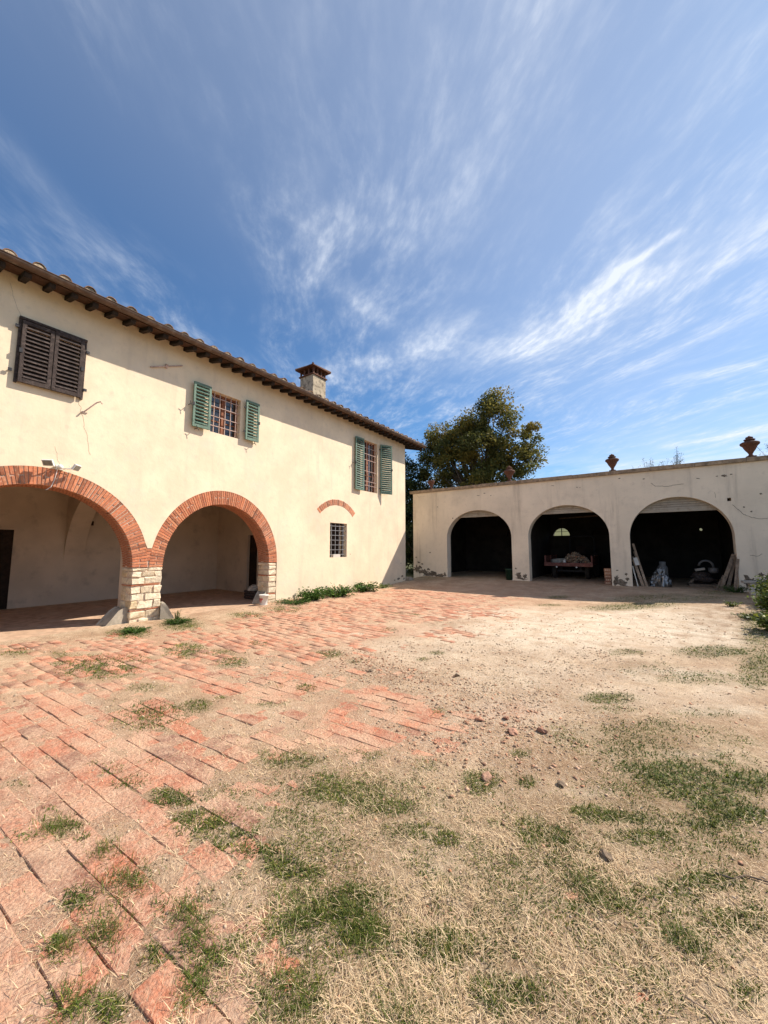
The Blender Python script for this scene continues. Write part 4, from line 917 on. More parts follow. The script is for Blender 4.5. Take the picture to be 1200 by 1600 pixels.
# dark crate with rags in the right arch
t = thing('crate', 'dark wooden crate in the shade inside the right arch', 'crate', (-10.15, 7.35, 0))
b = MB()
for s in (-1, 1):
    for k in range(3):
        q = MB(); q.box(-.28, .28, s*.2-.008, s*.2+.008, .02+k*.085, .09+k*.085); obj('slat', q, M['shutter_dark'], t, world=False)
        q = MB(); q.box(s*.28-.008, s*.28+.008, -.19, .19, .02+k*.085, .09+k*.085); obj('slat', q, M['shutter_dark'], t, world=False)
b.box(-.27, .27, -.19, .19, 0, .02); obj('crate_floor', b, M['shutter_dark'], t, world=False)
def lump(c, r_, n, seed, m, name, label=None, cat=None, sq=.6, jit=.3):
    rr_ = random.Random(seed); bm = bmesh.new(); bmesh.ops.create_icosphere(bm, subdivisions=n, radius=1)
    me = bpy.data.meshes.new(name)
    ph = rr_.uniform(0, 50)
    for v in bm.verts:
        k = 1 + jit*(float(vnoise(v.co.x*1.8+ph, v.co.y*1.8+v.co.z*2.3, seed))-.5)*2 + jit*.4*(float(vnoise(v.co.x*5+ph, v.co.y*5-v.co.z*5, seed))-.5)
        v.co = Vector((v.co.x*r_[0]*k, v.co.y*r_[1]*k, v.co.z*r_[2]*k))
    bm.to_mesh(me); bm.free(); o = mesh_obj(name, me, m); o.location = c
    if label: tag(o, label, cat)
    return o
lump((-10.12, 7.30, .33), (.24,.17,.10), 3, 3, M['rag'], 'crumpled_sack', 'pale crumpled sack lying on the dark crate', 'sack', jit=.5)

# ---------------------------------------------------------------- garage
GY = 16.4
gar = thing('garage', 'low beige garage building with three arched openings and a flat top', 'garage', (-3, GY, 0))
GA = [(-7.82, -4.745, 2.06, 1.26), (-4.04, -1.085, 2.06, 1.25), (-.445, 2.41, 1.98, 1.39)]
outer = [(-9.70, -.4), (-9.70, 4.36), (8.0, 4.36), (8.0, -.4)]
for x0_, x1_, zs, rz_ in reversed(GA):
    outer += [(x1_, -.4)] + ell((x0_+x1_)/2, (x1_-x0_)/2, rz_, zs, 36) + [(x0_, -.4)]
mb = MB(); plate(mb, outer, [rect(2.30, 2.40, 3.12, 3.23)], 'y', GY, GY+.42)
obj('wall', mb, M['plaster_garage'], gar)
mb = MB()
mb.box(-9.70, -9.40, GY+.422, 22.3, -.4, 4.36); mb.box(7.7, 8.0, GY+.422, 22.3, -.4, 4.36)
obj('side_wall', mb, M['plaster_garage'], gar)
mb = MB()
lun = lambda c: [(c-.42, 2.25)] + list(reversed(ell(c, .42, .42, 2.25, 12)))[1:-1] + [(c+.42, 2.25)]
circ = [(2.16+.065*math.cos(2*math.pi*k/12), 2.43+.065*math.sin(2*math.pi*k/12)) for k in range(12)]
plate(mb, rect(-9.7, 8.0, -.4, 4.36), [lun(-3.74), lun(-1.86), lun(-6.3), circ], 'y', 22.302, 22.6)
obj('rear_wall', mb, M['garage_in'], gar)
mb = MB(); mb.box(-2.28, -1.44, 22.45, 22.5, 2.25, 2.67); mb.box(-6.72, -5.88, 22.45, 22.5, 2.25, 2.67); obj('lunette_board', mb, M['door'], gar)
mb = MB(); mb.box(-3.76, -3.72, 22.44, 22.47, 2.25, 2.66); mb.box(-4.16, -3.32, 22.44, 22.47, 2.46, 2.48); obj('lunette_bars', mb, M['iron_dark'], gar)
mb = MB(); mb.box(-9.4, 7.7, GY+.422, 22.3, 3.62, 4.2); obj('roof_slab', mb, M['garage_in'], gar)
mb = MB(); mb.box(-9.4, 7.7, GY+.422, 22.3, 4.202, 4.25); obj('roof_terrace', mb, M['coping'], gar)
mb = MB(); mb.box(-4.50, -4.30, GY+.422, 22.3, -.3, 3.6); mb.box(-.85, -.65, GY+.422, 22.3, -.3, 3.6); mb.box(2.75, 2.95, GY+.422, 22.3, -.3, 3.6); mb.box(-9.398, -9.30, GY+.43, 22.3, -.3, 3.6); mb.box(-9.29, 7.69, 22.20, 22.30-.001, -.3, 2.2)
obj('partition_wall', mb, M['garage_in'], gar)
mb = MB(); mb.box(-9.4, 7.7, GY+.10, 22.3, -.3, .165); obj('floor', mb, mat('garage_floor', (.17,.13,.10), .95, .3, 3, .4), gar)
x = -9.85; k = 0
while x < 8.1:
    w = 1.25+R.uniform(-.05,.05)
    b = MB(); b.hexa([(x+.003, GY-.09, 4.362), (x+w-.003, GY-.09, 4.362), (x+w-.003, GY+.50, 4.362), (x+.003, GY+.50, 4.362), (x+.003, GY-.11+R.uniform(-.012,.012), 4.505+R.uniform(-.014,.010)), (x+w-.003, GY-.11+R.uniform(-.012,.012), 4.505+R.uniform(-.014,.010)), (x+w-.003, GY+.50, 4.515), (x+.003, GY+.50, 4.515)])
    obj('coping_slab', b, M['coping'], gar, bevel=.008); x += w
# roller shutters rolled up in the arch heads
for (x0_, x1_, zs, rz_), zb_ in zip(GA, (3.02, 2.99, 2.86)):
    y_ = GY+.20; cx_ = (x0_+x1_)/2; rx_ = (x1_-x0_)/2
    first = None
    z = zb_
    while z < zs+rz_+.02:
        h = .10 if first is None else .082
        f = min(1, max(0, ((z-zs)/rz_))); hw = rx_*math.sqrt(max(0, 1-f*f))+.10
        b = MB(); 
        if first is None: b.box(cx_-hw, cx_+hw, y_-.03, y_+.03, z, z+h-.004)
        else: b.hexa([(cx_-hw, y_-.022, z), (cx_+hw, y_-.022, z), (cx_+hw, y_+.01, z), (cx_-hw, y_+.01, z), (cx_-hw, y_-.004, z+h-.006), (cx_+hw, y_-.004, z+h-.006), (cx_+hw, y_+.01, z+h-.006), (cx_-hw, y_+.01, z+h-.006)])
        o = obj('roller_shutter' if first is None else 'slat', b, M['roller'], gar if first is None else first, bevel=.004)
        if first is None: first = o
        z += h
for p in [((-.1+1.0, 3.0+.62), (1.35, 3.66))]: pass
GP = GY-.0005
for pts, w in (([(.30, GP, 3.92), (.42, GP, 3.80), (.62, GP, 3.79), (.78, GP, 3.76), (.95, GP, 3.79), (1.22, GP, 3.80)], .012), ([(2.42, GP, 3.0), (2.50, GP, 2.88), (2.62, GP, 2.72), (2.72, GP, 2.62), (2.85, GP, 2.55), (3.05, GP, 2.50), (3.3, GP, 2.52)], .010),
               ([(2.0, GP, 3.45), (2.02, GP, 3.25)], .006), ([(-9.5, GP, 4.32), (-9.35, GP, 4.15), (-9.0, GP, 4.2)], .004), ([(2.72, GP, 1.35), (2.9, GP, 1.33), (3.0, GP, 1.4)], .010)):
    q = []
    for a, c in zip(pts[:-1], pts[1:]): q += wiggle(a, c, 4, .014, 1)[:-1]
    crack(gar, q+[Vector(pts[-1])], w, M['rubble_patch'])
for (x_, z_, a, b_) in ((-9.5, .50, .20, .22), (-9.1, .38, .28, .17), (-8.6, .30, .30, .13), (-8.15, .26, .22, .09), (-9.4, .85, .10, .05), (-9.2, .78, .08, .04), (-4.5, .42, .14, .16), (-4.22, .38, .10, .12), (-.95, .40, .10, .22), (-.75, .32, .15, .12), (-.6, .45, .06, .08),
                        (2.28, 3.98, .09, .045), (2.45, 4.0, .04, .02), (1.62, 3.95, .07, .02), (2.1, 3.98, .03, .02), (-6.2, 4.0, .10, .012), (-5.9, 4.08, .06, .02), (-7.5, 3.0, .035, .03), (-8.75, 1.35, .05, .03), (-5.6, 3.95, .03, .02), (2.68, 2.9, .03, .03), (2.85, 2.75, .03, .025), (-.65, 4.2, .05, .02), (-2.1, 4.0, .04, .015), (-2.0, 3.98, .03, .01), (2.6, .5, .10, .25), (-1.1, .35, .02, .1), (-7.95, .3, .08, .12), (-4.6, .7, .05, .04), (-.9, .75, .04, .03), (2.7, .55, .10, .12), (2.95, .75, .12, .07), (3.2, .6, .15, .08), (-9.3, .62, .12, .08), (-8.85, .52, .10, .06), (-8.9, .24, .3, .06), (-8.3, .22, .3, .05), (-4.4, .28, .25, .06), (-.8, .24, .25, .06), (-.62, .62, .05, .06), (-9.55, 1.1, .05, .03), (-8.3, 3.6, .05, .02), (-3.0, 4.15, .06, .015), (.1, 4.1, .05, .02), (3.1, 3.3, .04, .03), (3.3, 3.0, .03, .03)):
    patch(gar, (x_, GY-.002, z_), a, b_, R.uniform(-.3,.3), 'y', m=M['rubble_patch'])

# terracotta urns on the coping
def urn(x, s, label, broken=False):
    t = thing('urn', label, 'urn', (x, GY+.12, 4.51), 'terracotta urns along the garage top')
    b = MB(); b.box(-.11*s, .11*s, -.11*s, .11*s, 0, .045*s); obj('foot', b, M['terracotta'], t, world=False, bevel=.005)
    b = MB(); b.lathe([(.09,.045),(.06,.07),(.045,.11),(.055,.13),(.075,.17),(.12,.24),(.155,.31),(.175,.36),(.20,.385),(.225,.41),(.235,.44),(.225,.47),(.195,.49),(.15,.50),(.12,.52),(.11,.535)] if not broken else [(.09,.045),(.05,.08),(.045,.12),(.10,.22),(.16,.36),(.18,.42),(.165,.46),(.14,.46)], n=18)
    b.v = [(p[0]*s, p[1]*s, p[2]*s) for p in b.v]; obj('bowl', b, M['terracotta'], t, world=False, smooth=True)
    if not broken:
        b = MB(); b.lathe([(.11,.535),(.135,.55),(.14,.57),(.12,.585),(.08,.595),(.085,.615),(.095,.63),(.08,.65),(.04,.665),(.02,.69)], n=14)
        b.v = [(p[0]*s, p[1]*s, p[2]*s) for p in b.v]; obj('lid', b, M['terracotta'], t, world=False, smooth=True)
    return t
urn(-8.70, 1.0, 'pale orange urn at the left end of the garage top', True)
urn(-4.78, 1.05, 'urn half lost against the oak leaves, second from the left on the garage top')
urn(-.86, 1.0, 'dark terracotta urn against the sky above the pier between the second and third arch')
urn(2.98, 1.05, 'large dark terracotta urn against the sky at the right end of the garage top')

# trailer in the middle bay
FZ = .165
t = thing('trailer', 'flat red farm trailer with rusty sideboards parked in the middle bay', 'trailer', (-2.85, 18.6, FZ))
b = MB(); b.box(-.98, .98, -.35, 2.4, .66, .72); obj('bed', b, M['trailer_red'], t, world=False, bevel=.01)
b = MB(); b.box(-.98, .98, -.40, -.352, .60, .76); obj('tailboard', b, M['trailer_red'], t, world=False, bevel=.01)
for s in (-1, 1):
    for k in range(4):
        b = MB(); b.box(s*.96-.012, s*.96+.012, -.33, 2.35, .735+k*.085, .80+k*.085); obj('sideboard_rail', b, M['trailer_red'], t, world=False)
    for yy in (-.32, .9, 2.2):
        b = MB(); b.box(s*.93-.02, s*.93+.02, yy-.02, yy+.02, .722, 1.08); obj('stake', b, M['trailer_red'], t, world=False)
for s in (-1, 1):
    w = MB(); w.v = []
    q = MB(); q.lathe([(.20,-.09),(.33,-.09),(.355,-.06),(.36,0),(.355,.06),(.33,.09),(.20,.09)], n=24, cap=False)
    w.add([(p[2]+s*.68, p[1]+.45, p[0]+.36) for p in q.v], q.f); tw = obj('wheel', w, M['rubber'], t, world=False)
    w = MB(); q = MB(); q.lathe([(.03,.03),(.2,.05),(.2,-.05),(.03,-.03)], n=20); w.add([(p[2]+s*.68, p[1]+.45, p[0]+.36) for p in q.v], q.f); obj('rim', w, M['trailer_red'], tw, world=False)
b = MB(); b.bar((-.6,.45,.36),(.6,.45,.36),.07); b.bar((-.4,.45,.40),(-.4,.45,.66),.08,.08); b.bar((.4,.45,.40),(.4,.45,.66),.08,.08); obj('axle', b, M['iron_dark'], t, world=False)
for s in (-.45, .35):
    b = MB(); b.lathe([(.035,0),(.035,.03)], n=12); b.v = [(p[0]+s, -.41-p[2], p[1]+.57) for p in b.v]; obj('tail_lamp', b, M['white_plastic'], t, world=False)
# rubble on the trailer
rv, rf, ra = [], [], []
rr = random.Random(9)
for k in range(420):
    a = rr.uniform(0, 6.28); q = rr.random()**.6; x_ = q*math.cos(a)*.62+.22; y_ = q*math.sin(a)*.6+.35; z_ = .73 + .50*(1-q*q)*rr.uniform(.5,1.0)
    s_ = rr.uniform(.02,.07); o_ = len(rv); c_ = rr.random()
    for sx, sy, sz in ((1,0,0),(-1,0,0),(0,1,0),(0,-1,0),(0,0,1),(0,0,-1)):
        rv.append((-2.85+x_+sx*s_*rr.uniform(.6,1.3), 18.6+y_+sy*s_*rr.uniform(.6,1.3), FZ+z_+sz*s_*rr.uniform(.5,1.0))); ra.append(c_)
    for f in ((0,2,4),(2,1,4),(1,3,4),(3,0,4),(2,0,5),(1,2,5),(3,1,5),(0,3,5)): rf.append([o_+i for i in f])
o = np_mesh('rubble', np.array(rv), np.array(rf), M['rubble'], {'rnd': np.array(ra)}, kind='stuff', label='heap of broken masonry on the trailer')
lump((-3.35, 19.0, FZ+.78), (.32,.3,.14), 2, 8, M['rag'], 'grey_sack', 'grey sack lying on the left of the trailer bed', 'sack')
t = thing('pail', 'small white pail standing on the trailer bed by the rubble', 'pail', (-3.02, 18.45, FZ+.722))
b = MB(); b.lathe([(.055,0),(.07,.15),(.064,.15),(.05,.01)], n=14); obj('body', b, M['white_plastic'], t, world=False, smooth=True)
b = MB(); b.lathe([(.069,.15),(.076,.15),(.076,.162),(.069,.162)], n=14, cap=False); obj('rim', b, M['white_plastic'], t, world=False)
# tractor roll frame behind
t = thing('tractor', 'dark tractor with an upright roll frame behind the trailer', 'tractor', (-2.6, 21.0, FZ))
b = MB(); b.tube([(-.55,0,.6),(-.55,0,1.9),(-.45,0,2.0),(.45,0,2.0),(.55,0,1.9),(.55,0,.6)], .04, 8); obj('roll_frame', b, M['iron_dark'], t, world=False, smooth=True)
b = MB(); b.box(-.3,.3,-.1,.9,.5,1.05); b.box(-.22,.22,-.3,.1,1.0,1.1); b.box(-.22,.22,-.34,-.28,1.1,1.5); obj('body', b, M['door'], t, world=False, bevel=.03)
for s in (-1,1):
    w = MB(); q = MB(); q.lathe([(.25,-.13),(.52,-.13),(.58,-.06),(.58,.06),(.52,.13),(.25,.13)], n=24, cap=False); w.add([(p[2]+s*.62, p[1], p[0]+.58) for p in q.v], q.f); obj('wheel', w, M['rubber'], t, world=False)
b = MB(); b.bar((-3.35, 19.6, 3.00), (-1.35, 19.0, 3.03), .09, .06); o = obj('hanging_board', b, M['plank']); tag(o, 'pale board slung under the ceiling above the trailer', 'board')
# hollow bricks stacked beside the right pier of the middle bay
for k in range(5):
    b = MB(); z_ = FZ+k*.125; xo = R.uniform(-.015,.015)
    b.box(-1.36+xo, -1.12+xo, 16.9, 17.15, z_, z_+.118)
    o = obj('hollow_brick', b, M['fragment'], bevel=.004)
    tag(o, ['lowest', 'second from bottom', 'middle', 'second from top', 'topmost'][k]+' red block in the short stack right of the trailer', 'block', 'red blocks stacked in the middle bay')
    b = MB()
    for c_ in (-.06, .0, .06): b.box(-1.24+xo+c_-.018, -1.24+xo+c_+.018, 16.897, 16.899, z_+.03, z_+.09)
    obj('hole', b, M['mortar'], o, world=False)

# green bin by the first arch
t = thing('bin', 'dark green plastic bin beside the first garage arch', 'bin', (-4.92, GY+.12, .165))
b = MB(); b.lathe([(.13,0),(.17,.46),(.18,.46),(.18,.50),(.165,.50),(.155,.44),(.12,.02)], n=20); obj('body', b, M['bin_green'], t, world=False, smooth=True)
b = MB(); b.lathe([(.182,.46),(.19,.47),(.19,.495),(.182,.505)], n=20, cap=False); obj('rim', b, M['bin_green'], t, world=False)
b = MB(); b.tube([(-4.76, GY-.02, .19), (-4.70, GY+.02, .32), (-4.72, GY+.05, .40)], .012, 5); o = obj('pale_pipe', b, M['white_plastic']); tag(o, 'short pale pipe end leaning at the pier foot by the green bin', 'pipe')

# timber leaning in the third bay
def plank(a, b_, w, th, label, group, m='plank'):
    b = MB(); b.bar(a, b_, w, th, up=(0,1,0)); o = obj('plank', b, M[m], bevel=.003); tag(o, label, 'plank', group); return o
GL = 'planks leaning against the left side of the third bay'
plank((-.02, 16.62, .17), (-.37, 16.95, 1.75), .07, .03, 'longest plank leaning at the left of the third bay', GL)
plank((.00, 16.75, .17), (-.36, 17.1, 1.45), .06, .03, 'thin plank just behind the longest one at the left of the third bay', GL)
plank((-.13, 16.60, .17), (-.38, 16.8, 1.15), .09, .025, 'short broad plank in the middle of the left timber stack', GL)
plank((-.10, 16.7, .17), (-.40, 17.0, 1.25), .05, .04, 'square batten among the timbers left of the gas cylinder', GL)
plank((-.28, 16.50, .15), (-.42, 16.62, .92), .035, .03, 'pale narrow batten at the left edge of the third bay', GL, 'white_block')
b = MB(); b.bar((-.26, 16.66, .95), (-.33, 16.78, 1.22), .13, .01, up=(0,1,0)); o = obj('paint_board', b, M['white_block']); tag(o, 'small pale board stuck on the left timbers of the third bay', 'board')
GR = 'boards leaning against the right jamb of the third bay'
plank((1.93, 16.38, .17), (2.36, 16.55, 1.38), .10, .03, 'pale broad board leaning on the right jamb of the third bay', GR, 'plank')
plank((1.83, 16.5, .17), (2.08, 16.6, .68), .06, .03, 'short dark lath at the foot of the right boards', GR)
plank((2.12, 16.5, .17), (2.40, 16.6, 1.32), .09, .03, 'brown board behind the pale one at the right jamb', GR)
plank((2.28, 16.33, .17), (2.44, 16.42, 1.30), .08, .03, 'rough board nearest the right pier of the third bay', GR)

# gas cylinder, silver sheet, pallet heap
t = thing('gas_cylinder', 'grey gas cylinder standing behind the silver sheet in the third bay', 'gas cylinder', (.50, 17.6, FZ))
b = MB(); b.lathe([(.14,0),(.155,.03),(.16,.10),(.16,.62),(.15,.70),(.11,.76),(.04,.79)], n=24); obj('body', b, M['gas'], t, world=False, smooth=True)
b = MB(); b.lathe([(.10,.76),(.105,.90),(.098,.90),(.094,.76)], n=24, cap=False); obj('collar', b, M['gas'], t, world=False, smooth=True)
b = MB(); b.lathe([(.02,.78),(.02,.86),(.035,.86),(.035,.89)], n=10); obj('valve', b, M['iron_grey'], t, world=False)
def crumple(name, c, sx, sy, h, m, label, cat, seed):
    rr_ = np.random.default_rng(seed); n = 26
    u, v = np.meshgrid(np.linspace(-1,1,n), np.linspace(-1,1,n)); r2 = np.clip(1-(u*u+v*v)*.6, 0, 1)
    zz = h*r2*(.35+1.1*fbm(u*3+seed, v*3, 1.3, 3, seed)); X_ = u*sx*(.75+.4*fbm(u+9, v, 2, 2, seed)) + .03*rr_.standard_normal(u.shape); Y_ = v*sy + .03*rr_.standard_normal(u.shape); zz = zz + .018*rr_.standard_normal(u.shape)
    zz[0,:] = 0; zz[-1,:] = 0; zz[:,0] = 0; zz[:,-1] = 0; zz = np.maximum(zz, 0)
    V_ = np.stack([c[0]+X_.ravel(), c[1]+Y_.ravel(), c[2]+.004+zz.ravel()], 1); ii = np.arange(n*n).reshape(n, n)
    F_ = np.stack([ii[:-1,:-1].ravel(), ii[:-1,1:].ravel(), ii[1:,1:].ravel(), ii[1:,:-1].ravel()], 1)
    o = np_mesh(name, V_, F_, m, label=label); o['category'] = cat
    s = o.modifiers.new('thickness', 'SOLIDIFY'); s.thickness = .002
    return o
crumple('silver_sheet', (.42, 17.0, FZ), .30, .22, .62, M['foil'], 'crumpled silver plastic sheet in front of the gas cylinder', 'plastic sheet', 4)
t = thing('pallet', 'low wooden pallet carrying scrap in the third bay', 'pallet', (1.75, 18.0, FZ))
for k in range(5):
    b = MB(); b.box(-.5, .5, -.38+k*.17, -.27+k*.17, .09, .11); obj('slat', b, M['plank'], t, world=False)
for k in range(3):
    b = MB(); b.box(-.5+k*.46, -.42+k*.46, -.38, .41, 0, .088); obj('runner', b, M['plank'], t, world=False)
b = MB(); b.box(-.5, .5, -.40, -.382, 0, .11); obj('front_board', b, M['plank'], t, world=False)
lump((1.65, 18.0, FZ+.30), (.34,.26,.20), 3, 12, M['shutter_dark'], 'dark_sack', 'dark sack of scrap on the pallet', 'sack', jit=.5)
b = MB(); b.bar((1.25, 17.75, .28), (1.6, 17.9, .62), .07, .05); o = obj('timber_offcut', b, M['plank']); tag(o, 'timber offcut leaning on the dark sack over the pallet', 'timber')
t_ = MB(); t_.tube([(1.78+.20*math.cos(a_*.3-.2), 17.9, .92+.20*math.sin(a_*.3-.2)) for a_ in range(12)], .035, 8); o = obj('hose_ring', t_, M['gas'], smooth=True); tag(o, 'thick grey hose arched over the scrap heap', 'hose')
t = thing('metal_pot', 'pale dented metal pot lying on the scrap heap', 'pot', (1.98, 17.95, FZ+.60))
b = MB(); b.lathe([(.10,-.09),(.14,-.05),(.145,.09),(.135,.09),(.13,-.04),(.09,-.075)], n=18); obj('body', b, M['gas'], t, world=False, smooth=True)
b = MB(); b.lathe([(.14,.085),(.155,.09),(.155,.10),(.14,.10)], n=18, cap=False); obj('rim', b, M['gas'], t, world=False)
b = MB(); b.obox((1.60, 17.9, .80), (.14,0,.03), (0,.1,0), (-.01,0,.04)); o = obj('grey_brick', b, M['concrete'], bevel=.01); tag(o, 'pale grey block on the left of the scrap heap', 'block')

# stone bench at the right
t = thing('stone_bench', 'low stone bench slab on white blocks at the right of the garage', 'bench', (3.0, 15.75, .22))
b = MB(); b.box(-.62, .9, -.18, .18, .30, .37); obj('slab', b, M['concrete'], t, world=False, bevel=.01)
for s in (-.35, .45):
    b = MB(); b.box(s-.12, s+.12, -.15, .15, -.1, .298); obj('block', b, M['white_block'], t, world=False, bevel=.01)
# ---------------------------------------------------------------- vegetation
def leaf_mesh(name, P, size, m, parent=None, kind=None, label=None, up=.4, aspect=.55, seed=1, tone=None):
    """one bent four-sided leaf per point of P (n,3)"""
    g = np.random.default_rng(seed); n = len(P)
    size = np.broadcast_to(size, (n,))*g.uniform(.6, 1.3, n)
    nrm = g.standard_normal((n,3)); nrm[:,2] = np.abs(nrm[:,2])+up; nrm /= np.linalg.norm(nrm, axis=1)[:,None]
    t = g.standard_normal((n,3)); t -= nrm*(t*nrm).sum(1)[:,None]; t /= np.linalg.norm(t, axis=1)[:,None]
    s = np.cross(nrm, t)
    L = size[:,None]; W = L*aspect
    a = P - t*L*.5; b = P + s*W*.5 - nrm*L*.06; c = P + t*L*.5 - nrm*L*.12; d = P - s*W*.5 - nrm*L*.06
    V_ = np.stack([a, b, c, d], 1).reshape(-1,3); i = np.arange(n)*4
    F_ = np.concatenate([np.stack([i, i+1, i+2], 1), np.stack([i, i+2, i+3], 1)])
    r_ = g.random(n) if tone is None else np.clip(tone + g.normal(0,.12,n), 0, 1)
    return np_mesh(name, V_, F_, m, {'rnd': np.repeat(r_, 4)}, kind=kind, label=label, parent=parent)

def clump_points(lobes, n_clump, per, rc, seed, shell=.55):
    g = np.random.default_rng(seed); out = []; cents = []; tone = []
    w = np.array([l[3]*l[4]*l[5] for l in lobes])**.8; w = w/w.sum()
    for k in range(n_clump):
        l = lobes[g.choice(len(lobes), p=w)]
        d = g.standard_normal(3); d /= np.linalg.norm(d); q = shell + (1-shell)*g.random()
        c = np.array(l[:3]) + d*np.array(l[3:6])*q; cents.append(c)
        m_ = int(per*g.uniform(.4, 1.4)); e = g.standard_normal((m_,3)); e /= np.linalg.norm(e, axis=1)[:,None]
        rr_ = rc*g.uniform(.55, 1.35)*g.random((m_,1))**.45
        out.append(c + e*rr_*np.array([1,1,.72])); tone.append(np.full(m_, g.random()))
    return np.concatenate(out), cents, np.concatenate(tone)

def tree(name, label, base, lobes, n_clump, per, rc, leaf, m, trunk_r, seed, branch=26, group=None, shell=.55, cat='tree'):
    t = thing(name, label, cat, base, group)
    P, cents, tone = clump_points(lobes, n_clump, per, rc, seed, shell)
    P = P - np.array(base)
    leaf_mesh('crown', P, leaf, m, t, seed=seed, tone=tone)
    rr_ = random.Random(seed); b = MB(); B = Vector((0,0,-.3))
    zc = np.mean([l[2] for l in lobes])-base[2]; cx_ = np.mean([l[0] for l in lobes])-base[0]; cy_ = np.mean([l[1] for l in lobes])-base[1]
    fork = Vector((cx_*.5, cy_*.5, zc*.45))
    b.tube([B, B.lerp(fork, .5)+Vector((rr_.uniform(-.1,.1), rr_.uniform(-.1,.1), 0)), fork], [trunk_r*1.25, trunk_r, trunk_r*.8], 9)
    obj('trunk', b, M['bark'], t, world=False, smooth=True)
    b = MB()
    for k in range(branch):
        c = Vector(cents[rr_.randrange(len(cents))]) - Vector(base)
        m1 = fork.lerp(c, .35)+Vector((rr_.uniform(-.3,.3), rr_.uniform(-.3,.3), rr_.uniform(0,.4))); m2 = fork.lerp(c, .7)+Vector((rr_.uniform(-.2,.2), rr_.uniform(-.2,.2), rr_.uniform(-.1,.4)))
        b.tube([fork, m1, m2, c], [trunk_r*.5, trunk_r*.32, trunk_r*.18, trunk_r*.05], 6)
    obj('branches', b, M['bark'], t, world=False, smooth=True)
    return t
tree('laurel_bush', 'dark bushy laurel filling the foot of the gap beside the garage', (-11.9, 20.5, 0),
     [(-11.9,20.5,1.2,1.5,.8,1.3),(-10.9,19.6,.7,.8,.6,.8),(-12.8,21,1.6,1.2,.8,1.5)], 70, 200, .4, .13, M['leaf_dark'], .08, 39, branch=10, shell=.2, cat='bush')
# positions are distances behind the garage
tree('oak_tree', 'broad brown-green oak rising behind the left end of the garage', (-10.2, 27, 0),
     [(-10.6,27,8.6,3.5,3.0,2.8),(-8.9,27,11.3,2.0,1.9,1.9),(-12.2,26.8,9.6,2.4,2.2,2.0),(-7.4,27.2,8.9,1.75,2.0,1.9),(-6.9,27,7.2,1.2,1.4,1.1),(-13.5,27,7.0,1.8,2.0,1.9),(-9.6,27,6.2,3.0,2.4,1.2),(-8.6,27,12.2,.95,1.0,1.0),(-13.3,26.8,10.2,1.5,1.6,1.3),(-10.8,27,11.0,1.7,1.6,1.3),(-6.6,27,9.6,1.1,1.4,1.3),(-14.2,26.8,9.0,1.0,1.2,.9)],
     300, 180, .78, .21, M['leaf_oak'], .26, 21, branch=60, shell=.40)
tree('evergreen_tree', 'dark dense evergreen standing in the gap behind the farmhouse corner', (-15.6, 24.5, 0),
     [(-15.5,24.5,7.0,2.6,2.0,1.9),(-14.6,24.3,4.6,2.3,2.0,2.2),(-16.5,25,5.6,2.6,2,2.3),(-14.3,24,2.2,2.0,1.5,1.5)], 170, 230, .6, .17, M['leaf_dark'], .22, 33, shell=.35)
tree('evergreen_tree', 'lower dark tree behind the gap between farmhouse and garage', (-12.6, 23.8, 0),
     [(-12.6,24.2,5.0,1.7,1.5,1.6),(-13.0,24,3.4,1.7,1.2,1.8),(-12.2,24,1.6,1.4,1.0,1.2),(-11.6,23.6,.9,1.6,.8,.9),(-10.6,23.6,.9,1.4,.8,.9)], 120, 220, .55, .16, M['leaf_dark'], .18, 35, shell=.3)
for k, (x, y, h, w, lab) in enumerate(((1.93, 30, 8.05, .42, 'slender olive shoot standing highest above the garage coping, in the middle'), (.45, 30, 7.55, .55, 'sparse olive top above the garage coping, left of the slender shoot'), (-.2, 30.4, 7.2, .45, 'low tuft of olive twigs nearest the dark urn above the coping'), (1.2, 30.2, 7.3, .45, 'low tuft of olive twigs close beside the slender shoot'), (6.4, 30, 7.75, .9, 'olive top at the right edge of the picture beside the large urn'))):
    lob = [(x, y, h-1.4, w*1.3, w, 1.2)]
    t = thing('olive_tree', lab, 'olive tree', (x, y, 0), 'olive tops above the garage coping')
    g = np.random.default_rng(50+k); b = MB(); P = []
    b.tube([(0,0,-.2),(0.1,0,h*.5),(0,0,h-1.8)], [.12,.09,.05], 7)
    obj('trunk', b, M['bark'], t, world=False)
    b = MB()
    for q in range(16 if k != 0 else 9):
        a = g.uniform(0, 6.28); e = np.array([math.cos(a)*w*g.uniform(.1,1), math.sin(a)*w*.7*g.uniform(.1,1), h-g.uniform(0, 1.1)*(1 if q else 0)])
        s0 = np.array([0,0,h-1.8]); b.tube([tuple(s0), tuple((s0+e)/2+np.array([0,0,.1])), tuple(e)], [.02,.012,.004], 4)
        for f in range(60): 
            u = g.uniform(.35, 1.02); P.append(s0+(e-s0)*u + g.normal(0, .07, 3))
    obj('twigs', b, M['bark'], t, world=False)
    leaf_mesh('crown', np.array(P), .085, M['leaf_olive'], t, seed=60+k, aspect=.3)
# far green slope seen through the rear lunette
b = MB(); b.add([(-30, 34, .5), (30, 34, .5), (34, 70, 7.5), (-34, 70, 7.5)], [(0,1,2,3)]); b.add([(-30, 33.9, -1), (30, 33.9, -1), (30, 34, .5), (-30, 34, .5)], [(0,1,2,3)])
obj('hill', b, M['meadow'], kind='structure')

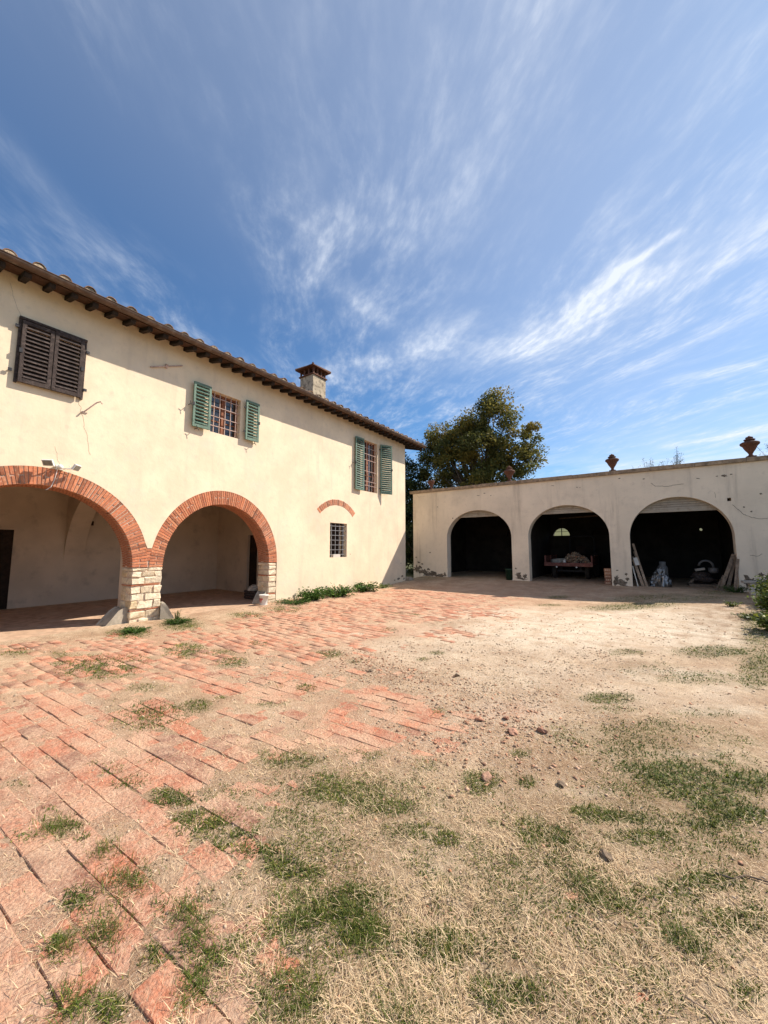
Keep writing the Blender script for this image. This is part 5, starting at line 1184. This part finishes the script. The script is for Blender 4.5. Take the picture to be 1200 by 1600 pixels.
def plant(name, label, x, y, spread, height, nst, leaf, m, seed, group=None, per=14, cat='plant', droop=.3):
    z = ground_low(x, y).item()
    t = thing(name, label, cat, (x, y, z), group); g = np.random.default_rng(seed); b = MB(); P = []
    for k in range(nst):
        a = g.uniform(0, 6.28); r0 = g.uniform(0, .35)*spread; r1 = g.uniform(.3, 1.0)*spread; h = height*g.uniform(.45, 1)*(1-.3*(r1/spread))
        p0 = np.array([r0*math.cos(a), r0*math.sin(a), -.01]); p2 = np.array([r1*math.cos(a+.3), r1*math.sin(a+.3), h]); p1 = (p0+p2)/2 + np.array([0,0,h*droop])
        b.tube([tuple(p0), tuple(p1), tuple(p2)], [.006+height*.004, .004+height*.002, .002], 4)
        for q in range(per):
            u = g.uniform(.2, 1.05); c = (1-u)**2*p0+2*u*(1-u)*p1+u*u*p2; P.append(c+g.normal(0, leaf*.6, 3))
    P = np.array(P); P[:,2] = np.maximum(P[:,2], .012)
    obj('stems', b, m, t, world=False); leaf_mesh('leaves', P, leaf, m, t, seed=seed+1, up=.8)
    return t
plant('weed_bush', 'bright green leafy weed clump at the foot of the wall, nearest the bucket', -8.42, 8.15, .55, .40, 80, .085, M['leaf_bright'], 71, per=12)
plant('weed_bush', 'dark green leafy weed clump at the wall foot under the small barred window', -8.40, 9.2, .70, .36, 90, .09, M['leaf_bright'], 72, per=12)
plant('weed_bush', 'farthest leafy weed clump at the wall foot, before the shaded corner', -8.5, 10.9, .60, .34, 64, .09, M['leaf_bright'], 73, per=12)
plant('creeping_weed', 'low creeping weed between the bucket and the leafy clumps', -8.35, 7.35, .65, .14, 90, .045, M['leaf_bright'], 74, per=10)
plant('weed_tuft', 'green weed tuft with a tall feathery stem right of the stone pier', -8.15, 4.0, .34, .13, 80, .028, M['leaf_bright'], 75, per=12)
plant('feathery_weed', 'thin feathery weed stem standing right of the stone pier', -8.35, 4.1, .12, .34, 14, .02, M['leaf_shrub'], 79, per=18)
plant('weed_tuft', 'green weed tuft in front of the left kerb stone and pier', -8.0, 3.15, .32, .11, 80, .028, M['leaf_bright'], 76, per=12)
plant('broken_weed', 'small grey-green weed at the foot of the shaded corner of the farmhouse', -8.6, 12.2, .4, .18, 24, .06, M['leaf_shrub'], 77)
# bush at the right edge and the hedge row it belongs to
k = 0
for (x, y, s, h, lab) in ((2.75, 14.0, .42, .7, 'leafy shrub in front of the stone bench at the right edge'), (2.55, 12.7, .50, .95, 'pale-leaved shrub at the right edge, second from the bench'), (2.3, 11.4, .45, .7, 'dark shrub at the right edge above the shaded grass strip'),
                          (1.95, 9.9, .38, .4, 'low shrub at the right edge beside the shaded grass strip'), (3.8, 11.3, 1.1, 2.7, 'taller shrub mostly out of frame on the right'), (3.9, 13.6, 1.0, 2.4, 'tall shrub behind the bench, out of frame on the right'), (3.4, 9.2, .9, 2.0, 'shrub out of frame on the right, nearest the camera')):
    plant('shrub', lab, x, y, s, h, int(56*s/.5), .085, M['leaf_shrub'], 90+k*3, 'shrubs along the right side of the courtyard', per=26, droop=.15, cat='shrub'); k += 1
plant('weed', 'scrubby weeds at the foot of the right garage pier', 2.25, 16.1, .45, .28, 40, .04, M['leaf_bright'], 120, per=12)
plant('weed', 'low ragged weed in the shade of the shrubs at the right edge', 1.95, 8.7, .45, .16, 50, .035, M['leaf_bright'], 130, per=12)
plant('weed', 'dry-looking low weed between the shaded grass strip and the shrubs', 1.75, 10.9, .35, .14, 36, .035, M['leaf_shrub'], 133, per=12)
plant('weed', 'small dark weed on the sand left of the shrubs', 1.62, 12.2, .22, .16, 20, .035, M['leaf_shrub'], 123)

# blades of grass, green and dry
def blades(name, x, y, length, width, lean, m, tone, seed, label, bend=.5, lift=0.0, zoff=None):
    g = np.random.default_rng(seed); n = len(x)
    z = np.maximum(dirt_level(x, y), ground_low(x, y)-.003) - .003 + lift
    a = g.uniform(0, 2*np.pi, n); ln = lean
    d = np.stack([np.cos(a), np.sin(a), np.zeros(n)], 1); up = np.zeros((n,3)); up[:,2] = 1
    s = np.stack([-np.sin(a), np.cos(a), np.zeros(n)], 1)
    B = np.stack([x, y, z], 1)
    L = length[:,None]; W = width[:,None]; ln = ln[:,None]
    m1 = B + (d*np.sin(ln) + up*np.cos(ln))*L*.5
    l2 = ln*(1+bend)
    tip = m1 + (d*np.sin(l2) + up*np.cos(l2))*L*.5
    tip[:,2] = np.maximum(tip[:,2], z+.003)
    V_ = np.stack([B-s*W*.5, B+s*W*.5, m1+s*W*.42, m1-s*W*.42, tip], 1).reshape(-1,3); i = np.arange(n)*5
    F_ = np.concatenate([np.stack([i,i+1,i+2],1), np.stack([i,i+2,i+3],1), np.stack([i+3,i+2,i+4],1)])
    return np_mesh(name, V_, F_, m, {'rnd': np.repeat(np.clip(tone,0,1), 5)}, kind='stuff', label=label)
def scatter(n, r0, r1, seed, power=1.0, a0=-17, a1=88):
    g = np.random.default_rng(seed)
    a = np.radians(g.uniform(a0, a1, n)); u = g.random(n)
    r = r0*(r1/r0)**(u**power)
    return -r*np.sin(a), r*np.cos(a), r
def keep(x, y, r, w, seed, lim=-8.95):
    g = np.random.default_rng(seed); k = (g.random(len(x)) < w) & (x > lim) & (x < 5.5) & (y < 16.2) & (y > -.6)
    return x[k], y[k], r[k]
g0 = np.random.default_rng(3)
# green
x, y, r = scatter(700000, .85, 17.5, 201)
gw = blobs(GREEN, x, y); nz = fbm(x, y, 5.0, 4, 41); nz2 = fbm(x, y, 16.0, 3, 43)
w = np.clip(gw*(1.8+.9*ss(2.5,5.5,r)) - .2, 0, 1)*ss(.36, .56, nz*.5+nz2*.4+gw*.16)*1.3 + .05*ss(.42,.66,nz)*(r < 5)*(1-.7*ss(.2,.6,blobs(BRICK,x,y)))
x, y, r = keep(x, y, r, w, 202)
n = len(x); print('green', n)
gg = np.clip(blobs(GREEN, x, y), .3, 1.2)
blades('grass', x, y, (.015+.040*g0.random(n)**1.5*gg)*np.clip(1.0-r*.02, .7, 1.0)*np.clip(.6+r*.1,1,1.4), (.0018+.0016*g0.random(n))*np.clip(.5+r*.5, 1, 6), np.radians(g0.uniform(20, 84, n)*(1-ss(3,9,r)*.0)+ss(3,8,r)*8), M['grass'], np.clip(g0.normal(.42, .27, n)+.12*(fbm(x, y, 1.1, 2, 8)-.5)*3, 0, 1), 203, 'patchy green grass growing through the paving and the sand')
# longer blades in the near tufts
TU = [(-2.12,.86,.10),(-1.93,.72,.08),(-2.0,.60,.05),(-1.72,.95,.06),(-1.60,.93,.05),(-1.74,.56,.06),(-2.85,.78,.08),(-2.42,.87,.07),(-1.42,.84,.06),(-1.1,1.02,.10),(-.72,1.15,.10),(-.45,1.02,.1),(-1.33,1.25,.12),(-.3,2.1,.10),(.05,2.05,.06),(-1.05,1.35,.09)]
xs_, ys_, th_ = [], [], []
for cx_, cy_, r_ in TU:
    q = int(420*(r_/.08)); xs_.append(g0.normal(cx_, r_*.75, q)); ys_.append(g0.normal(cy_, r_*.55, q))
x = np.concatenate(xs_); y = np.concatenate(ys_); n = len(x)
blades('tall_grass', x, y, .020+.052*g0.random(n), .0016+.0016*g0.random(n), np.radians(g0.uniform(15, 74, n)), M['grass'], np.clip(g0.normal(.45,.22,n),0,1), 205, 'longer green tufts between the nearest bricks', bend=.7)
# straw
x, y, r = scatter(400000, .85, 9.0, 211, 1.15)
sw = blobs(STRAW, x, y); nz = fbm(x, y, 2.6, 5, 51)
w = .38*np.clip(sw*1.1-.1, 0, 1)*ss(.38, .62, nz)*(1-.75*ss(.3,.75, brick_cover(x, y))) + .05*(r < 6)
x, y, r = keep(x, y, r, w, 212)
n = len(x); print('straw', n)
blades('dry_grass', x, y, .022+.050*g0.random(n), (.0010+.0010*g0.random(n))*np.clip(.6+r*.36, 1, 3.5), np.radians(g0.uniform(48, 92, n)), M['straw'], g0.random(n), 213, 'bleached dry grass lying over sand and bricks', bend=.12, lift=.004)

# pebbles and brick crumbs
x, y, r = scatter(170000, .9, 14.0, 221, 1.0)
w = np.clip(blobs(GRAVEL, x, y)*.9 + .14, 0, 1)*ss(.35,.6,fbm(x, y, 6., 3, 61))
x, y, r = keep(x, y, r, w, 222)
n = len(x); print('pebbles', n)
sz = (.0022+.009*g0.random(n)**3)*np.clip(.75+r*.17, 1, 2.1); z = dirt_level(x, y)
oc = np.array([(1,0,0),(0,1,0),(-1,0,0),(0,-1,0),(0,0,1),(0,0,-.6)])
V_ = np.stack([x,y,z],1)[:,None,:] + oc[None]*sz[:,None,None]*g0.uniform(.55,1.35,(n,6,1))*np.array([1,1,.7])
i = (np.arange(n)*6)[:,None]
F_ = np.concatenate([i+np.array([q])[None,0] for q in ((0,1,4),(1,2,4),(2,3,4),(3,0,4),(1,0,5),(2,1,5),(3,2,5),(0,3,5))]).reshape(-1,3)
np_mesh('gravel', V_.reshape(-1,3), F_, M['pebble'], {'rnd': np.repeat(g0.random(n),6)}, kind='stuff', label='loose pebbles and brick crumbs')
# rubble spread over the broken edge of the paving
def chips(name, spots, seed, label):
    g = np.random.default_rng(seed); xs, ys = [], []
    for cx, cy, sx, sy, q in spots: xs.append(g.normal(cx, sx, q)); ys.append(g.normal(cy, sy, q))
    x = np.concatenate(xs); y = np.concatenate(ys); n = len(x)
    sz = .0045+.014*g.random(n)**2.6; z = dirt_level(x, y)+sz*.15
    th = g.uniform(0, 6.28, n); cu = np.array([(-1,-1,-1),(1,-1,-1),(1,1,-1),(-1,1,-1),(-1,-1,1),(1,-1,1),(1,1,1),(-1,1,1)])
    K = cu[None]*sz[:,None,None]*g.uniform(.45,1.15,(n,8,1))*np.array([1.1,.75,.42])
    c, s = np.cos(th)[:,None], np.sin(th)[:,None]
    P = np.stack([K[:,:,0]*c-K[:,:,1]*s, K[:,:,0]*s+K[:,:,1]*c, K[:,:,2]+K[:,:,0]*g.uniform(-.4,.4,(n,1))], 2) + np.stack([x,y,z],1)[:,None,:]
    i = (np.arange(n)*8)[:,None]
    F = np.concatenate([i+np.array([q]) for q in ((0,3,2,1),(4,5,6,7),(0,1,5,4),(1,2,6,5),(2,3,7,6),(3,0,4,7))])
    return np_mesh(name, P.reshape(-1,3), F, M['chip'], {'rnd': np.repeat(g.random(n),8)}, kind='stuff', label=label)
M['chip'] = mat('brick_chip', (.50,.36,.26), .95, .2, 20, .5, rnd=[(.5,.42,.4),(1.0,.75,.64),(1,.95,.9),(1.2,1.15,1.1),(1.0,.68,.56),(.7,.6,.55)], rnd_attr='rnd')
chips('rubble_scatter', [(-1.1,3.45,.25,.28,300),(-.7,3.1,.22,.25,90),(-2.9,4.2,.55,.25,420),(-2.0,3.9,.5,.35,260),(-1.5,2.8,.35,.14,160),(-1.0,2.4,.25,.2,30),(-3.6,4.3,.4,.2,160),(-.4,4.8,.8,1.0,120)], 401, 'broken brick and stone chips strewn where the paving ends')
# larger fragments, each its own
FR = [(-1.35,3.45,.035,'reddish brick chip nearest the middle of the rubble scatter'),(-1.02,3.38,.045,'largest broken brick chip in the rubble scatter right of the paving'),(-1.15,3.62,.03,'small brick chip at the far side of the rubble scatter'),
      (-.82,3.55,.04,'pale brick chip at the right side of the rubble scatter'),(-.98,2.62,.04,'dark brick piece on the sand below the rubble scatter'),(-.55,2.85,.028,'small dark stone on the sand right of the paving'),
      (-3.0,3.95,.03,'dark stone on the sand left of the broken paving'),(-2.0,4.4,.035,'flat pale stone among the gravel beyond the broken paving'),(-.25,2.35,.035,'pale rounded stone on the bare earth right of the near weeds'),(-.06,1.55,.03,'white flint in the dry grass near the camera')]
for k, (x_, y_, s_, lab) in enumerate(FR):
    o = lump((x_, y_, dirt_level(x_, y_).item()+s_*.3), (s_*1.2, s_*.9, s_*.5), 2, 300+k, M['fragment'] if k < 5 else M['pebble'], 'brick_fragment' if k < 5 else 'stone', lab, 'brick fragment' if k < 5 else 'stone', jit=.5)
    o.rotation_euler = (R.uniform(-.3,.3), R.uniform(-.3,.3), R.uniform(0,6))
# a few fallen twigs
for k, (x_, y_, a_, L_, lab) in enumerate(((.35, 2.6, .4, .35, 'long curved dry twig on the bare earth at the right'), (.15, 1.75, 2.6, .28, 'short dry twig in the dry grass right of the middle'), (1.32, 9.0, .1, .35, 'dark twig lying on the pale sand before the garage'))):
    b = MB(); c_, s_ = math.cos(a_), math.sin(a_); pts = []
    for q in range(6):
        u = q/5-.5; X_ = x_+u*L_*c_+.02*math.sin(q*2.1)*s_; Y_ = y_+u*L_*s_-.02*math.sin(q*2.1)*c_; pts.append((X_, Y_, dirt_level(X_, Y_).item()+.008))
    b.tube(pts, [.005,.0045,.004,.0035,.003,.002], 5); o = obj('twig', b, M['plank']); tag(o, lab, 'twig', 'fallen twigs')
